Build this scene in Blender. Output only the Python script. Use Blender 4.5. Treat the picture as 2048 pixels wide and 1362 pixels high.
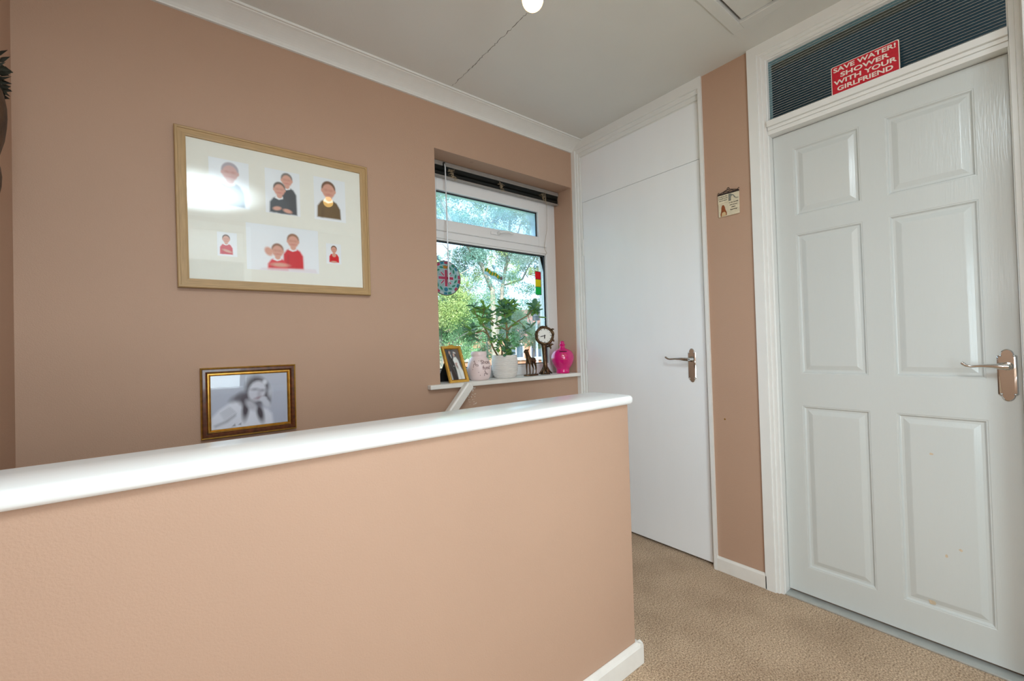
import bpy, math, random
import numpy as np
from mathutils import Matrix, Vector

for _o in list(bpy.data.objects):
    bpy.data.objects.remove(_o)
SC = bpy.context.scene
COL = SC.collection

# ------------------------------------------------------------------ camera
cam_d = bpy.data.cameras.new('camera')
cam = bpy.data.objects.new('camera', cam_d)
COL.objects.link(cam)
cam_d.sensor_width = 36.0
cam_d.lens = 859.86 * 36.0 / 2048.0
cam_d.clip_start = 0.02
cam_d.clip_end = 500
_r, _u, _f = (0.78486, -0.619, -0.02906), (0.01403, -0.02912, 0.99948), (0.61952, 0.78485, 0.01417)
_m = Matrix(((_r[0], _u[0], -_f[0], 0), (_r[1], _u[1], -_f[1], 0), (_r[2], _u[2], -_f[2], 0), (0, 0, 0, 1)))
cam.matrix_world = Matrix.Translation((0, 0, 1.106)) @ _m
SC.camera = cam

# ------------------------------------------------------------------ world, sun, big lights, exposure
W = bpy.data.worlds.new('sky')
SC.world = W
W.use_nodes = True
_bg = W.node_tree.nodes['Background']
_bg.inputs['Color'].default_value = (0.52, 0.77, 1.0, 1)
_bg.inputs['Strength'].default_value = 2.3

def add_light(name, kind, loc, target, energy, color, **kw):
    d = bpy.data.lights.new(name, kind)
    d.energy = energy
    d.color = color
    for k, v in kw.items():
        setattr(d, k, v)
    o = bpy.data.objects.new(name, d)
    o.location = loc
    o.rotation_euler = (Vector(target) - Vector(loc)).to_track_quat('-Z', 'Y').to_euler()
    COL.objects.link(o)
    return o

add_light('sun', 'SUN', (-20, -30, 40), (8, 10, 2), 5.5, (1.0, 0.93, 0.80), angle=0.01)
# added fill light in the doorway behind the camera, standing in for daylight
add_light('doorway_fill', 'AREA', (0.20, -1.085, 0.98), (1.2, 1.0, 0.8), 11.5, (0.78, 0.93, 1.0), shape='RECTANGLE', size=0.72, size_y=1.3, spread=math.radians(125))
# direct part of the photographer's flash, on its bracket above the lens (throws the bulb's shadow on the ceiling)
add_light('camera_flash', 'POINT', (-0.01, -0.06, 1.45), (1, 1, 1), 3.5, (0.86, 0.95, 1.0), shadow_soft_size=0.05)
# photographer's flash bounced down from the ceiling over the camera
_fl = add_light('bounced_flash', 'AREA', (0.16, -0.30, 2.375), (0.16, -0.299, 0), 80, (0.78, 0.93, 1.0), shape='RECTANGLE', size=1.04, size_y=1.25)
_fl.data.use_nodes = True                      # brightest in the middle of the bounce, fading to its rim
_nt = _fl.data.node_tree
_em = [n for n in _nt.nodes if n.type == 'EMISSION'][0]
_g = _nt.nodes.new('ShaderNodeNewGeometry')
_d = _nt.nodes.new('ShaderNodeVectorMath'); _d.operation = 'DISTANCE'; _d.inputs[1].default_value = (0.5, 0.5, 0.0)
_r = _nt.nodes.new('ShaderNodeMapRange'); _r.interpolation_type = 'SMOOTHSTEP'
for _k, _v in (('From Min', 0.12), ('From Max', 0.5), ('To Min', 1.0), ('To Max', 0.0)):
    _r.inputs[_k].default_value = _v
_nt.links.new(_g.outputs['Parametric'], _d.inputs[0])
_nt.links.new(_d.outputs['Value'], _r.inputs['Value'])
_nt.links.new(_r.outputs['Result'], _em.inputs['Strength'])

vs = SC.view_settings
vs.view_transform = 'Standard'
vs.look = 'None'
vs.exposure = 0.52
vs.gamma = 1.0
vs.use_curve_mapping = False
SC.display_settings.display_device = 'sRGB'

# ------------------------------------------------------------------ helpers
def lin(c):
    o = []
    for v in c[:3]:
        v = v / 255.0
        o.append(v / 12.92 if v <= 0.04045 else ((v + 0.055) / 1.055) ** 2.4)
    return tuple(o) + (1.0,)

class MB:
    """collects shapes; build() links them as one mesh object"""
    def __init__(s):
        s.v, s.f = [], []
    def add(s, vs_, fs_):
        n = len(s.v)
        s.v += [tuple(p) for p in vs_]
        s.f += [tuple(i + n for i in f) for f in fs_]
        return s
    def box(s, x0, x1, y0, y1, z0, z1):
        return s.add([(x0, y0, z0), (x1, y0, z0), (x1, y1, z0), (x0, y1, z0), (x0, y0, z1), (x1, y0, z1), (x1, y1, z1), (x0, y1, z1)],
                     [(0, 3, 2, 1), (4, 5, 6, 7), (0, 1, 5, 4), (1, 2, 6, 5), (2, 3, 7, 6), (3, 0, 4, 7)])
    def quad(s, a, b, c, d):
        return s.add([a, b, c, d], [(0, 1, 2, 3)])
    def tube(s, pts, rad, n=8, cap=True):
        pts = [Vector(p) for p in pts]
        if not hasattr(rad, '__len__'):
            rad = [rad] * len(pts)
        up = Vector((0.123, 0.31, 0.94)).normalized()
        rings, vs_, fs_ = [], [], []
        for i, p in enumerate(pts):
            t = (pts[min(i + 1, len(pts) - 1)] - pts[max(i - 1, 0)])
            if t.length < 1e-9:
                t = Vector((0, 0, 1))
            t.normalize()
            a = t.cross(up)
            if a.length < 1e-3:
                a = t.cross(Vector((1, 0, 0)))
            a.normalize()
            b = t.cross(a)
            base = len(vs_)
            for k in range(n):
                an = 2 * math.pi * k / n
                vs_.append(p + (a * math.cos(an) + b * math.sin(an)) * rad[i])
            rings.append(base)
        for i in range(len(pts) - 1):
            for k in range(n):
                k2 = (k + 1) % n
                fs_.append((rings[i] + k, rings[i] + k2, rings[i + 1] + k2, rings[i + 1] + k))
        if cap:
            fs_.append(tuple(rings[0] + k for k in range(n))[::-1])
            fs_.append(tuple(rings[-1] + k for k in range(n)))
        return s.add(vs_, fs_)
    def lathe(s, prof, c=(0, 0, 0), n=32, cap=True):
        vs_, fs_ = [], []
        for r, z in prof:
            for k in range(n):
                a = 2 * math.pi * k / n
                vs_.append((c[0] + r * math.cos(a), c[1] + r * math.sin(a), c[2] + z))
        for i in range(len(prof) - 1):
            for k in range(n):
                k2 = (k + 1) % n
                fs_.append((i * n + k, i * n + k2, (i + 1) * n + k2, (i + 1) * n + k))
        if cap:
            fs_.append(tuple(range(n))[::-1])
            fs_.append(tuple((len(prof) - 1) * n + k for k in range(n)))
        return s.add(vs_, fs_)
    def prism(s, poly, d0, d1, axis=1):
        """2-D polygon extruded along axis; axis 1: poly=(x,z); axis 0: poly=(y,z); axis 2: poly=(x,y)"""
        def P(p, d):
            return (p[0], d, p[1]) if axis == 1 else ((d, p[0], p[1]) if axis == 0 else (p[0], p[1], d))
        n = len(poly)
        vs_ = [P(p, d0) for p in poly] + [P(p, d1) for p in poly]
        fs_ = [tuple(range(n)), tuple(range(n, 2 * n))[::-1]] + [(i, i + n, (i + 1) % n + n, (i + 1) % n) for i in range(n)]
        return s.add(vs_, fs_)
    def move(s, M):
        s.v = [tuple(M @ Vector(p)) for p in s.v]
        return s
    def build(s, name, mat=None, parent=None, smooth=False, bevel=0, seg=2):
        import bmesh
        me = bpy.data.meshes.new(name)
        me.from_pydata(s.v, [], s.f)
        b = bmesh.new()
        b.from_mesh(me)
        bmesh.ops.recalc_face_normals(b, faces=b.faces)
        b.to_mesh(me)
        b.free()
        o = bpy.data.objects.new(name, me)
        COL.objects.link(o)
        if mat:
            me.materials.append(mat)
        if parent:
            o.parent = parent
            o.matrix_parent_inverse = parent.matrix_basis.inverted()
        if smooth:
            for p in me.polygons:
                p.use_smooth = True
            if smooth == 'auto':
                try:
                    me.set_sharp_from_angle(angle=math.radians(38))
                except Exception:
                    pass
        if bevel:
            m = o.modifiers.new('bevel', 'BEVEL')
            m.width = bevel
            m.segments = seg
            m.limit_method = 'ANGLE'
            m.angle_limit = math.radians(40)
            m.harden_normals = False
        return o

def tag(o, label=None, cat=None, group=None, kind=None):
    if label: o['label'] = label
    if cat: o['category'] = cat
    if group: o['group'] = group
    if kind: o['kind'] = kind
    return o

def empty(name, loc, label=None, cat=None, group=None, kind=None):
    o = bpy.data.objects.new(name, None)
    o.empty_display_size = 0.05
    o.location = loc
    COL.objects.link(o)
    return tag(o, label, cat, group, kind)

def text_mb(body, size, extrude=0.0004, align='CENTER', sx=1.0, bold=0.0):
    cu = bpy.data.curves.new('t', 'FONT')
    cu.body = body
    cu.size = size
    cu.extrude = extrude
    cu.offset = bold
    cu.align_x = align
    cu.align_y = 'CENTER'
    cu.resolution_u = 3
    ob = bpy.data.objects.new('t', cu)
    COL.objects.link(ob)
    dg = bpy.context.evaluated_depsgraph_get()
    me = bpy.data.meshes.new_from_object(ob.evaluated_get(dg))
    mb = MB().add([(v.co.x * sx, v.co.y, v.co.z) for v in me.vertices], [tuple(p.vertices) for p in me.polygons])
    bpy.data.objects.remove(ob)
    bpy.data.curves.remove(cu)
    bpy.data.meshes.remove(me)
    return mb

def frame_mat(origin, right, up):
    """matrix taking text plane (x right, y up, z towards viewer) to the world"""
    r, u = Vector(right).normalized(), Vector(up).normalized()
    n = r.cross(u)
    return Matrix(((r.x, u.x, n.x, origin[0]), (r.y, u.y, n.y, origin[1]), (r.z, u.z, n.z, origin[2]), (0, 0, 0, 1)))

# ------------------------------------------------------------------ materials
def new_mat(name):
    m = bpy.data.materials.new(name)
    m.use_nodes = True
    nt = m.node_tree
    return m, nt, nt.nodes['Principled BSDF']

def mat(name, rgb, rough=0.5, metal=0.0, spec=0.5, var=0.06, scale=30, bump=0.0, bscale=200, stretch=(1, 1, 1), coat=0.0, detail=4):
    """plain paint / wood / metal with a little noise in colour and relief"""
    m, nt, p = new_mat(name)
    c = lin(rgb)
    p.inputs['Roughness'].default_value = rough
    p.inputs['Metallic'].default_value = metal
    p.inputs['Specular IOR Level'].default_value = spec
    p.inputs['Coat Weight'].default_value = coat
    tc = nt.nodes.new('ShaderNodeTexCoord')
    mp = nt.nodes.new('ShaderNodeMapping')
    mp.inputs['Scale'].default_value = stretch
    nt.links.new(tc.outputs['Object'], mp.inputs['Vector'])
    n = nt.nodes.new('ShaderNodeTexNoise')
    n.inputs['Scale'].default_value = scale
    n.inputs['Detail'].default_value = detail
    nt.links.new(mp.outputs['Vector'], n.inputs['Vector'])
    r = nt.nodes.new('ShaderNodeValToRGB')
    r.color_ramp.elements[0].position = 0.3
    r.color_ramp.elements[1].position = 0.7
    r.color_ramp.elements[0].color = tuple(v * (1 - var) for v in c[:3]) + (1,)
    r.color_ramp.elements[1].color = tuple(min(1, v * (1 + var)) for v in c[:3]) + (1,)
    nt.links.new(n.outputs['Fac'], r.inputs['Fac'])
    nt.links.new(r.outputs['Color'], p.inputs['Base Color'])
    if bump:
        n2 = nt.nodes.new('ShaderNodeTexNoise')
        n2.inputs['Scale'].default_value = bscale
        n2.inputs['Detail'].default_value = 3
        nt.links.new(mp.outputs['Vector'], n2.inputs['Vector'])
        b = nt.nodes.new('ShaderNodeBump')
        b.inputs['Strength'].default_value = bump
        b.inputs['Distance'].default_value = 0.002
        nt.links.new(n2.outputs['Fac'], b.inputs['Height'])
        nt.links.new(b.outputs['Normal'], p.inputs['Normal'])
    return m

def wall_mat(name, rgb):
    m = mat(name, rgb, rough=0.62, spec=0.35, var=0.025, scale=2.2, bump=0.35, bscale=260)
    nt = m.node_tree
    p = nt.nodes['Principled BSDF']
    # scattered soft smudges and fine speckle
    tc = nt.nodes.new('ShaderNodeTexCoord')
    vo = nt.nodes.new('ShaderNodeTexVoronoi')
    vo.inputs['Scale'].default_value = 1.7
    nt.links.new(tc.outputs['Object'], vo.inputs['Vector'])
    r = nt.nodes.new('ShaderNodeValToRGB')
    r.color_ramp.elements[0].position = 0.018
    r.color_ramp.elements[1].position = 0.032
    r.color_ramp.elements[0].color = (0.86, 0.86, 0.87, 1)
    r.color_ramp.elements[1].color = (1, 1, 1, 1)
    nt.links.new(vo.outputs['Distance'], r.inputs['Fac'])
    src = p.inputs['Base Color'].links[0].from_socket
    mx = nt.nodes.new('ShaderNodeMix')
    mx.data_type = 'RGBA'
    mx.blend_type = 'MULTIPLY'
    mx.inputs['Factor'].default_value = 1.0
    nt.links.new(src, mx.inputs['A'])
    nt.links.new(r.outputs['Color'], mx.inputs['B'])
    nt.links.new(mx.outputs['Result'], p.inputs['Base Color'])
    return m

def glass_mat(name, tint=(1, 1, 1), gloss=1.0, rough=0.0, ior=1.5, haze=0.0):
    """thin pane: clear transmission with a fresnel reflection"""
    m = bpy.data.materials.new(name)
    m.use_nodes = True
    nt = m.node_tree
    nt.nodes.clear()
    out = nt.nodes.new('ShaderNodeOutputMaterial')
    tr = nt.nodes.new('ShaderNodeBsdfTransparent')
    tr.inputs['Color'].default_value = tuple(tint) + (1,)
    gl = nt.nodes.new('ShaderNodeBsdfGlossy')
    gl.inputs['Roughness'].default_value = rough
    gl.inputs['Color'].default_value = (gloss, gloss, gloss, 1)
    fr = nt.nodes.new('ShaderNodeFresnel')
    fr.inputs['IOR'].default_value = ior
    mx = nt.nodes.new('ShaderNodeMixShader')
    nt.links.new(fr.outputs['Fac'], mx.inputs['Fac'])
    nt.links.new(tr.outputs['BSDF'], mx.inputs[1])
    nt.links.new(gl.outputs['BSDF'], mx.inputs[2])
    last = mx
    if haze:
        tl = nt.nodes.new('ShaderNodeBsdfTranslucent')
        tl.inputs['Color'].default_value = (0.75, 0.88, 1, 1)
        tc = nt.nodes.new('ShaderNodeTexCoord')
        nz = nt.nodes.new('ShaderNodeTexNoise')
        nz.inputs['Scale'].default_value = 14
        nz.inputs['Detail'].default_value = 6
        nt.links.new(tc.outputs['Object'], nz.inputs['Vector'])
        mr = nt.nodes.new('ShaderNodeMapRange')
        mr.inputs['From Min'].default_value = 0.35
        mr.inputs['From Max'].default_value = 0.7
        mr.inputs['To Min'].default_value = haze * 0.4
        mr.inputs['To Max'].default_value = haze
        nt.links.new(nz.outputs['Fac'], mr.inputs['Value'])
        m2 = nt.nodes.new('ShaderNodeMixShader')
        nt.links.new(mr.outputs['Result'], m2.inputs['Fac'])
        nt.links.new(mx.outputs['Shader'], m2.inputs[1])
        nt.links.new(tl.outputs['BSDF'], m2.inputs[2])
        last = m2
    nt.links.new(last.outputs['Shader'], out.inputs['Surface'])
    return m

def print_mat(name, rough=0.35):
    m, nt, p = new_mat(name)
    a = nt.nodes.new('ShaderNodeVertexColor')
    a.layer_name = 'ink'
    nt.links.new(a.outputs['Color'], p.inputs['Base Color'])
    p.inputs['Roughness'].default_value = rough
    return m

M = {}
M['wall'] = wall_mat('pink_brown_wall_paint', (187, 153, 130))
M['ceiling'] = mat('ceiling_emulsion', (221, 219, 213), rough=0.8, spec=0.2, var=0.015, scale=4, bump=0.25, bscale=350)
M['cornice'] = mat('cornice_white', (232, 231, 226), rough=0.55, var=0.015)
M['white'] = mat('white_gloss_paint', (245, 246, 247), rough=0.15, var=0.015, scale=6, bump=0.04, bscale=60, stretch=(1, 1, 0.25))
M['white_frame'] = mat('white_frame_paint', (234, 233, 229), rough=0.3, var=0.012, scale=8)
M['cap'] = mat('white_cap_gloss', (247, 248, 247), rough=0.2, var=0.012, scale=5, bump=0.05, bscale=60, stretch=(0.2, 1, 1))
M['grain'] = mat('white_embossed_door_paint', (207, 210, 207), rough=0.22, var=0.012, scale=6, bump=0.28, bscale=230, stretch=(1, 1, 0.09))
M['skirt'] = mat('white_skirting_paint', (233, 229, 222), rough=0.35, var=0.04, scale=14, bump=0.1)
M['chrome'] = mat('chrome', (208, 208, 206), rough=0.07, metal=1.0, var=0.0)
M['pvc'] = mat('white_pvc', (232, 229, 228), rough=0.28, var=0.01, scale=8)
M['gasket'] = mat('black_rubber_gasket', (38, 44, 50), rough=0.6)
M['black'] = mat('black_plastic', (16, 17, 17), rough=0.35)
M['dark'] = mat('dark_void', (22, 20, 18), rough=0.9)
M['slat'] = mat('black_metal_slat', (44, 46, 43), rough=0.3)
M['alu'] = mat('grey_rail', (158, 152, 146), rough=0.4, metal=0.3)
M['cord'] = mat('dusty_cord', (168, 148, 120), rough=0.8)
M['wand'] = mat('clear_white_wand', (225, 228, 232), rough=0.15)
M['bronze'] = mat('antique_bronze', (98, 74, 52), rough=0.36, metal=0.85, var=0.45, scale=70, bump=0.5, bscale=120)
M['gold'] = mat('gold_frame', (228, 180, 84), rough=0.34, metal=0.45, var=0.12, scale=40)
M['gilt'] = mat('gilt_bead', (196, 150, 70), rough=0.32, metal=0.8, var=0.15, scale=60)
M['walnut'] = mat('burr_walnut', (92, 46, 20), rough=0.3, var=0.5, scale=60, coat=0.3)
M['oak'] = mat('pale_oak', (178, 144, 98), rough=0.5, var=0.14, scale=26, stretch=(14, 14, .6), bump=0.15, bscale=60)
M['oak_h'] = mat('pale_oak_rail', (178, 144, 98), rough=0.5, var=0.14, scale=26, stretch=(0.6, 14, 14), bump=0.15, bscale=60)
M['mount'] = mat('cream_mount_card', (230, 227, 216), rough=0.7, var=0.01)
M['print'] = print_mat('photo_print')
M['pane'] = glass_mat('picture_glass', ior=1.38)
M['window_pane'] = glass_mat('window_glass', tint=(0.97, 0.99, 1.0), ior=1.45)
M['hazy_pane'] = glass_mat('condensation_glass', tint=(0.88, 0.96, 1.0), ior=1.45, haze=0.28)
M['pot_white'] = mat('ridged_white_ceramic', (226, 220, 214), rough=0.45, var=0.05, scale=20)
M['pot_pink_pale'] = mat('pale_pink_ceramic', (238, 216, 214), rough=0.3, var=0.03, scale=10)
M['pot_pink'] = mat('hot_pink_glaze', (214, 20, 116), rough=0.2, var=0.12, scale=18, coat=0.5)
M['ink'] = mat('brown_ink', (88, 40, 44), rough=0.6)
M['gold_ink'] = mat('gold_ink', (226, 160, 96), rough=0.4, metal=0.3)
M['soil'] = mat('dry_soil', (70, 52, 38), rough=0.95, var=0.4, scale=90, bump=1.0, bscale=120)
M['stem'] = mat('jade_stem_bark', (138, 116, 82), rough=0.8, var=0.3, scale=60, bump=0.6, bscale=150)
M['leaf'] = mat('jade_leaf', (122, 168, 84), rough=0.3, var=0.35, scale=18)
M['leaf_b'] = mat('jade_leaf_dark', (92, 138, 104), rough=0.3, var=0.35, scale=18)
M['red_sign'] = mat('red_sign_enamel', (196, 16, 40), rough=0.45, var=0.12, scale=120, bump=0.3, bscale=300)
M['sign_white'] = mat('cream_lettering', (238, 226, 214), rough=0.5)
M['tile'] = mat('cream_ceramic_tile', (216, 203, 176), rough=0.4, var=0.08, scale=60)
M['iron'] = mat('dark_iron', (48, 34, 28), rough=0.6)
M['ink_black'] = mat('black_ink', (30, 24, 22), rough=0.7)
M['dress'] = mat('brown_dress_glaze', (142, 74, 34), rough=0.5, var=0.2, scale=90)
M['apron'] = mat('buff_apron_glaze', (206, 176, 132), rough=0.5, var=0.12, scale=90)
M['grey_glaze'] = mat('grey_glaze', (122, 122, 112), rough=0.5, var=0.15, scale=90)
M['dial'] = mat('clock_dial', (235, 230, 222), rough=0.4, var=0.02)
M['chip'] = mat('bare_plaster', (226, 214, 202), rough=0.9, var=0.08, scale=90)
M['crack'] = mat('crack_shadow', (78, 66, 54), rough=1.0)
M['brass'] = mat('brass_screw', (160, 120, 60), rough=0.35, metal=0.8)
M['straw'] = mat('dark_carved_wood', (70, 46, 26), rough=0.6, var=0.45, scale=24, bump=0.6, bscale=80)
M['dried'] = mat('dried_dark_leaf', (40, 38, 26), rough=0.7, var=0.5, scale=40)
M['transom_glass'] = glass_mat('reeded_glass', tint=(0.46, 0.62, 0.64), rough=0.12, ior=1.36, gloss=0.8)
M['bath'] = mat('bathroom_wall', (150, 168, 172), rough=0.7)
M['strip'] = mat('threshold_strip', (186, 188, 184), rough=0.35, metal=0.4)
M['holder'] = mat('white_lampholder', (235, 232, 226), rough=0.35)

def carpet_mat():
    m, nt, p = new_mat('beige_carpet')
    tc = nt.nodes.new('ShaderNodeTexCoord')
    fine = nt.nodes.new('ShaderNodeTexNoise')
    fine.inputs['Scale'].default_value = 190
    fine.inputs['Detail'].default_value = 2
    big = nt.nodes.new('ShaderNodeTexNoise')
    big.inputs['Scale'].default_value = 5
    big.inputs['Detail'].default_value = 5
    for n in (fine, big):
        nt.links.new(tc.outputs['Object'], n.inputs['Vector'])
    r1 = nt.nodes.new('ShaderNodeValToRGB')
    r1.color_ramp.elements[0].position = 0.3
    r1.color_ramp.elements[1].position = 0.7
    r1.color_ramp.elements[0].color = lin((136, 108, 82))
    r1.color_ramp.elements[1].color = lin((230, 202, 170))
    nt.links.new(fine.outputs['Fac'], r1.inputs['Fac'])
    r2 = nt.nodes.new('ShaderNodeValToRGB')
    r2.color_ramp.elements[0].position = 0.32
    r2.color_ramp.elements[1].position = 0.62
    r2.color_ramp.elements[0].color = (0.80, 0.77, 0.74, 1)
    r2.color_ramp.elements[1].color = (1, 1, 1, 1)
    nt.links.new(big.outputs['Fac'], r2.inputs['Fac'])
    mx = nt.nodes.new('ShaderNodeMix')
    mx.data_type = 'RGBA'
    mx.blend_type = 'MULTIPLY'
    mx.inputs['Factor'].default_value = 1
    nt.links.new(r1.outputs['Color'], mx.inputs['A'])
    nt.links.new(r2.outputs['Color'], mx.inputs['B'])
    nt.links.new(mx.outputs['Result'], p.inputs['Base Color'])
    p.inputs['Roughness'].default_value = 0.95
    p.inputs['Specular IOR Level'].default_value = 0.1
    p.inputs['Sheen Weight'].default_value = 0.2
    b = nt.nodes.new('ShaderNodeBump')
    b.inputs['Strength'].default_value = 0.9
    b.inputs['Distance'].default_value = 0.004
    nt.links.new(fine.outputs['Fac'], b.inputs['Height'])
    nt.links.new(b.outputs['Normal'], p.inputs['Normal'])
    return m
M['carpet'] = carpet_mat()

def emit_mat(name, rgb, strength):
    m = bpy.data.materials.new(name)
    m.use_nodes = True
    nt = m.node_tree
    nt.nodes.clear()
    out = nt.nodes.new('ShaderNodeOutputMaterial')
    e = nt.nodes.new('ShaderNodeEmission')
    e.inputs['Color'].default_value = lin(rgb)
    e.inputs['Strength'].default_value = strength
    nt.links.new(e.outputs['Emission'], out.inputs['Surface'])
    return m
M['bulb'] = emit_mat('warm_bulb', (255, 206, 120), 8)

# ------------------------------------------------------------------ the shell
XL, XF, XW, YN, YS, ZC = -0.37, 2.045, 2.057, 1.92, -1.10, 2.405
ZD = -2.6                                    # hall floor below the stairwell
RX0, RX1, RZ0, RZ1, RY = 1.05, 2.037, 0.906, 2.122, 2.078   # window recess

f = MB()
f.box(XL - .1, 2.3, YS - .1, 1.06, -0.2, 0)
f.box(1.20, 2.3, 1.06, 2.0, -0.2, 0)
tag(f.build('floor', M['carpet']), 'beige cut pile carpet on the landing', kind='structure')
tag(MB().box(XL - .1, 2.3, 0.9, 2.3, ZD - .1, ZD).build('floor_lower', M['carpet']), 'carpet at the foot of the stairwell', kind='structure')

w = MB()                                      # window wall with its recess
w.box(XL - .12, RX0, YN, 2.2, ZD, ZC + .1)
w.box(RX1, 2.3, YN, 2.2, ZD, ZC + .1)
w.box(RX0, RX1, YN, 2.2, ZD, RZ0)
w.box(RX0, RX1, YN, 2.2, RZ1, ZC + .1)
wall_back = tag(w.build('wall_back', M['wall']), 'pinkish brown painted wall with the window recess', kind='structure')

tag(MB().box(XL - .12, XL, YS - .1, 2.0, ZD, ZC + .1).build('wall_left', M['wall']), 'pinkish brown side wall at the stairwell end', kind='structure')

w = MB()
w.box(XW, 2.125, 0.83, 1.045, 0, ZC)          # strip between the two door frames
w.box(XW, 2.125, YS, -0.09, 0, ZC)
w.box(2.125, 2.2, YS, 2.0, ZD, 2.03)
w.box(2.125, 2.2, 0.80, 2.0, 2.03, ZC + .1)
w.box(2.125, 2.2, YS, 0.05, 2.03, ZC + .1)
w.box(2.125, 2.2, 0.05, 0.80, 2.345, ZC + .1)
wall_right = tag(w.build('wall_right', M['wall']), 'pinkish brown wall strip between the two white door frames', kind='structure')

w = MB()                                      # wall behind the camera with an open doorway
w.box(XL - .1, -0.22, YS - .1, YS, 0, ZC + .1)
w.box(0.62, 2.3, YS - .1, YS, 0, ZC + .1)
w.box(-0.22, 0.62, YS - .1, YS, 2.36, ZC + .1)
tag(w.build('wall_front', M['wall']), 'pinkish brown wall behind the landing with a doorway', kind='structure')
d3 = empty('door_3', (0.2, YS, 0), 'white door frame around the doorway behind the landing', kind='structure')
w = MB()
w.box(-0.22, -0.16, YS - .1, YS + .015, 0, 2.36)
w.box(0.56, 0.62, YS - .1, YS + .015, 0, 2.36)
w.box(-0.16, 0.56, YS - .1, YS + .015, 2.30, 2.36)
w.box(-0.16, 0.56, YS - .1, YS + .015, 2.0, 2.05)
w.build('frame', M['white_frame'], d3, bevel=.003)
MB().box(-0.16, 0.56, YS - .07, YS - .05, 2.05, 2.30).build('overpanel', M['white'], d3)
# room behind that doorway
w = MB()
w.box(-1.0, 1.6, -2.6, -2.5, 0, 2.4); w.box(-1.0, -.9, -2.6, -1.2, 0, 2.4); w.box(1.5, 1.6, -2.6, -1.2, 0, 2.4)
w.box(-1.0, 1.6, -2.6, -1.2, -.1, 0); w.box(-1.0, 1.6, -2.6, -1.2, 2.4, 2.5)
tag(w.build('wall_beyond', M['white_frame']), 'pale walls of the room beyond the doorway', kind='structure')

# under-landing closure of the stairwell
w = MB()
w.box(1.20, 1.30, 1.0, 2.0, ZD, -.2); w.box(XL - .1, 1.3, 0.93, 1.06, ZD, -.2)
tag(w.build('wall_lower', M['wall']), 'stairwell wall under the landing edge', kind='structure')

c = MB()
HX0, HX1, HY0, HY1 = 1.34, 1.838, 0.27, 0.767
c.box(XL - .1, HX0, YS - .1, 2.2, ZC, ZC + .1); c.box(HX1, 2.3, YS - .1, 2.2, ZC, ZC + .1)
c.box(HX0, HX1, YS - .1, HY0, ZC, ZC + .1); c.box(HX0, HX1, HY1, 2.2, ZC, ZC + .1)
ceiling = tag(c.build('ceiling', M['ceiling']), 'off white plaster ceiling with a hairline crack', kind='structure')
random.seed(4)                                # crack along the board joint
pts, y = [], 1.818
x = 1.104
while y > 1.15:
    pts.append((x + random.uniform(-.004, .004), y, ZC - .0004))
    y -= random.uniform(.006, .018)
k = MB()
for i in range(len(pts) - 1):
    a, b = pts[i], pts[i + 1]
    wd = random.uniform(.0004, .0013)
    k.quad((a[0] - wd, a[1], a[2]), (a[0] + wd, a[1], a[2]), (b[0] + wd, b[1], b[2]), (b[0] - wd, b[1], b[2]))
k.build('crack', M['crack'], ceiling)

# cornice along the window wall: cove profile (y, z)
prof = [(YN, 2.348), (YN - .010, 2.348), (YN - .012, 2.353)]
for i in range(9):
    t = i / 8
    prof.append((YN - .014 - .070 * (t ** 1.25), 2.355 + .040 * (1 - (1 - t) ** 1.25)))
prof += [(YN - .086, 2.397), (YN - .094, 2.397), (YN - .095, ZC), (YN, ZC)]
tag(MB().prism(prof, XL, XW, axis=0).build('trim_1', M['cornice']), 'white plaster cove cornice between window wall and ceiling', kind='structure')

# loft hatch
hatch = empty('loft_hatch', (1.58, .52, ZC), 'white square loft hatch with a flat trim set in the ceiling', 'hatch')
c = MB()
o_ = .044
c.box(HX0 - o_, HX1 + o_, HY1, HY1 + o_, ZC - .006, ZC); c.box(HX0 - o_, HX1 + o_, HY0 - o_, HY0, ZC - .006, ZC)
c.box(HX0 - o_, HX0, HY0, HY1, ZC - .006, ZC); c.box(HX1, HX1 + o_, HY0, HY1, ZC - .006, ZC)
c.build('frame', M['ceiling'], hatch, bevel=.002)
p_ = MB().box(HX0 + .004, HX1 - .004, HY0 + .006, HY1 - .010, ZC + .004, ZC + .02).build('panel', M['ceiling'], hatch, bevel=.002)
MB().box(HX0 - .05, HX1 + .05, HY0 - .05, HY1 + .05, ZC + .05, ZC + .12).build('backing', M['dark'], hatch)
MB().box(1.800, 1.815, .60, .635, ZC - .008, ZC + .01).build('catch', M['black'], hatch)

# half wall along the stairwell
wall_stair = MB().box(XL, 1.241, .932, 1.088, -.2, .894).build('wall_stair', M['wall'], bevel=.004)
tag(wall_stair, 'pinkish brown half wall guarding the stairwell under a white cap', kind='structure')
cap_prof = [(.917, .902), (.917, .916), (.921, .923), (.929, .926), (1.091, .926), (1.099, .923), (1.103, .916), (1.103, .902), (1.099, .896), (1.093, .894), (.927, .894), (.921, .896)]
cap_b = MB()
def cap_ring(x, s):
    cy, cz = 1.01, .910
    return [(x, cy + (p[0] - cy) * (1 - s / .093), cz + (p[1] - cz) * (1 - s / .016)) for p in cap_prof]
n_ = len(cap_prof)
secs = [cap_ring(XL, 0), cap_ring(1.240, 0), cap_ring(1.249, .0012), cap_ring(1.2545, .004), cap_ring(1.257, .008)]
vs_ = [p for s_ in secs for p in s_]
fs_ = [tuple(range(n_)), tuple(range(4 * n_, 5 * n_))[::-1]]
for i in range(4):
    for k in range(n_):
        k2 = (k + 1) % n_
        fs_.append((i * n_ + k, i * n_ + k2, (i + 1) * n_ + k2, (i + 1) * n_ + k))
cap_b.add(vs_, fs_).build('cap', M['cap'], wall_stair, smooth='auto')
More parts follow.
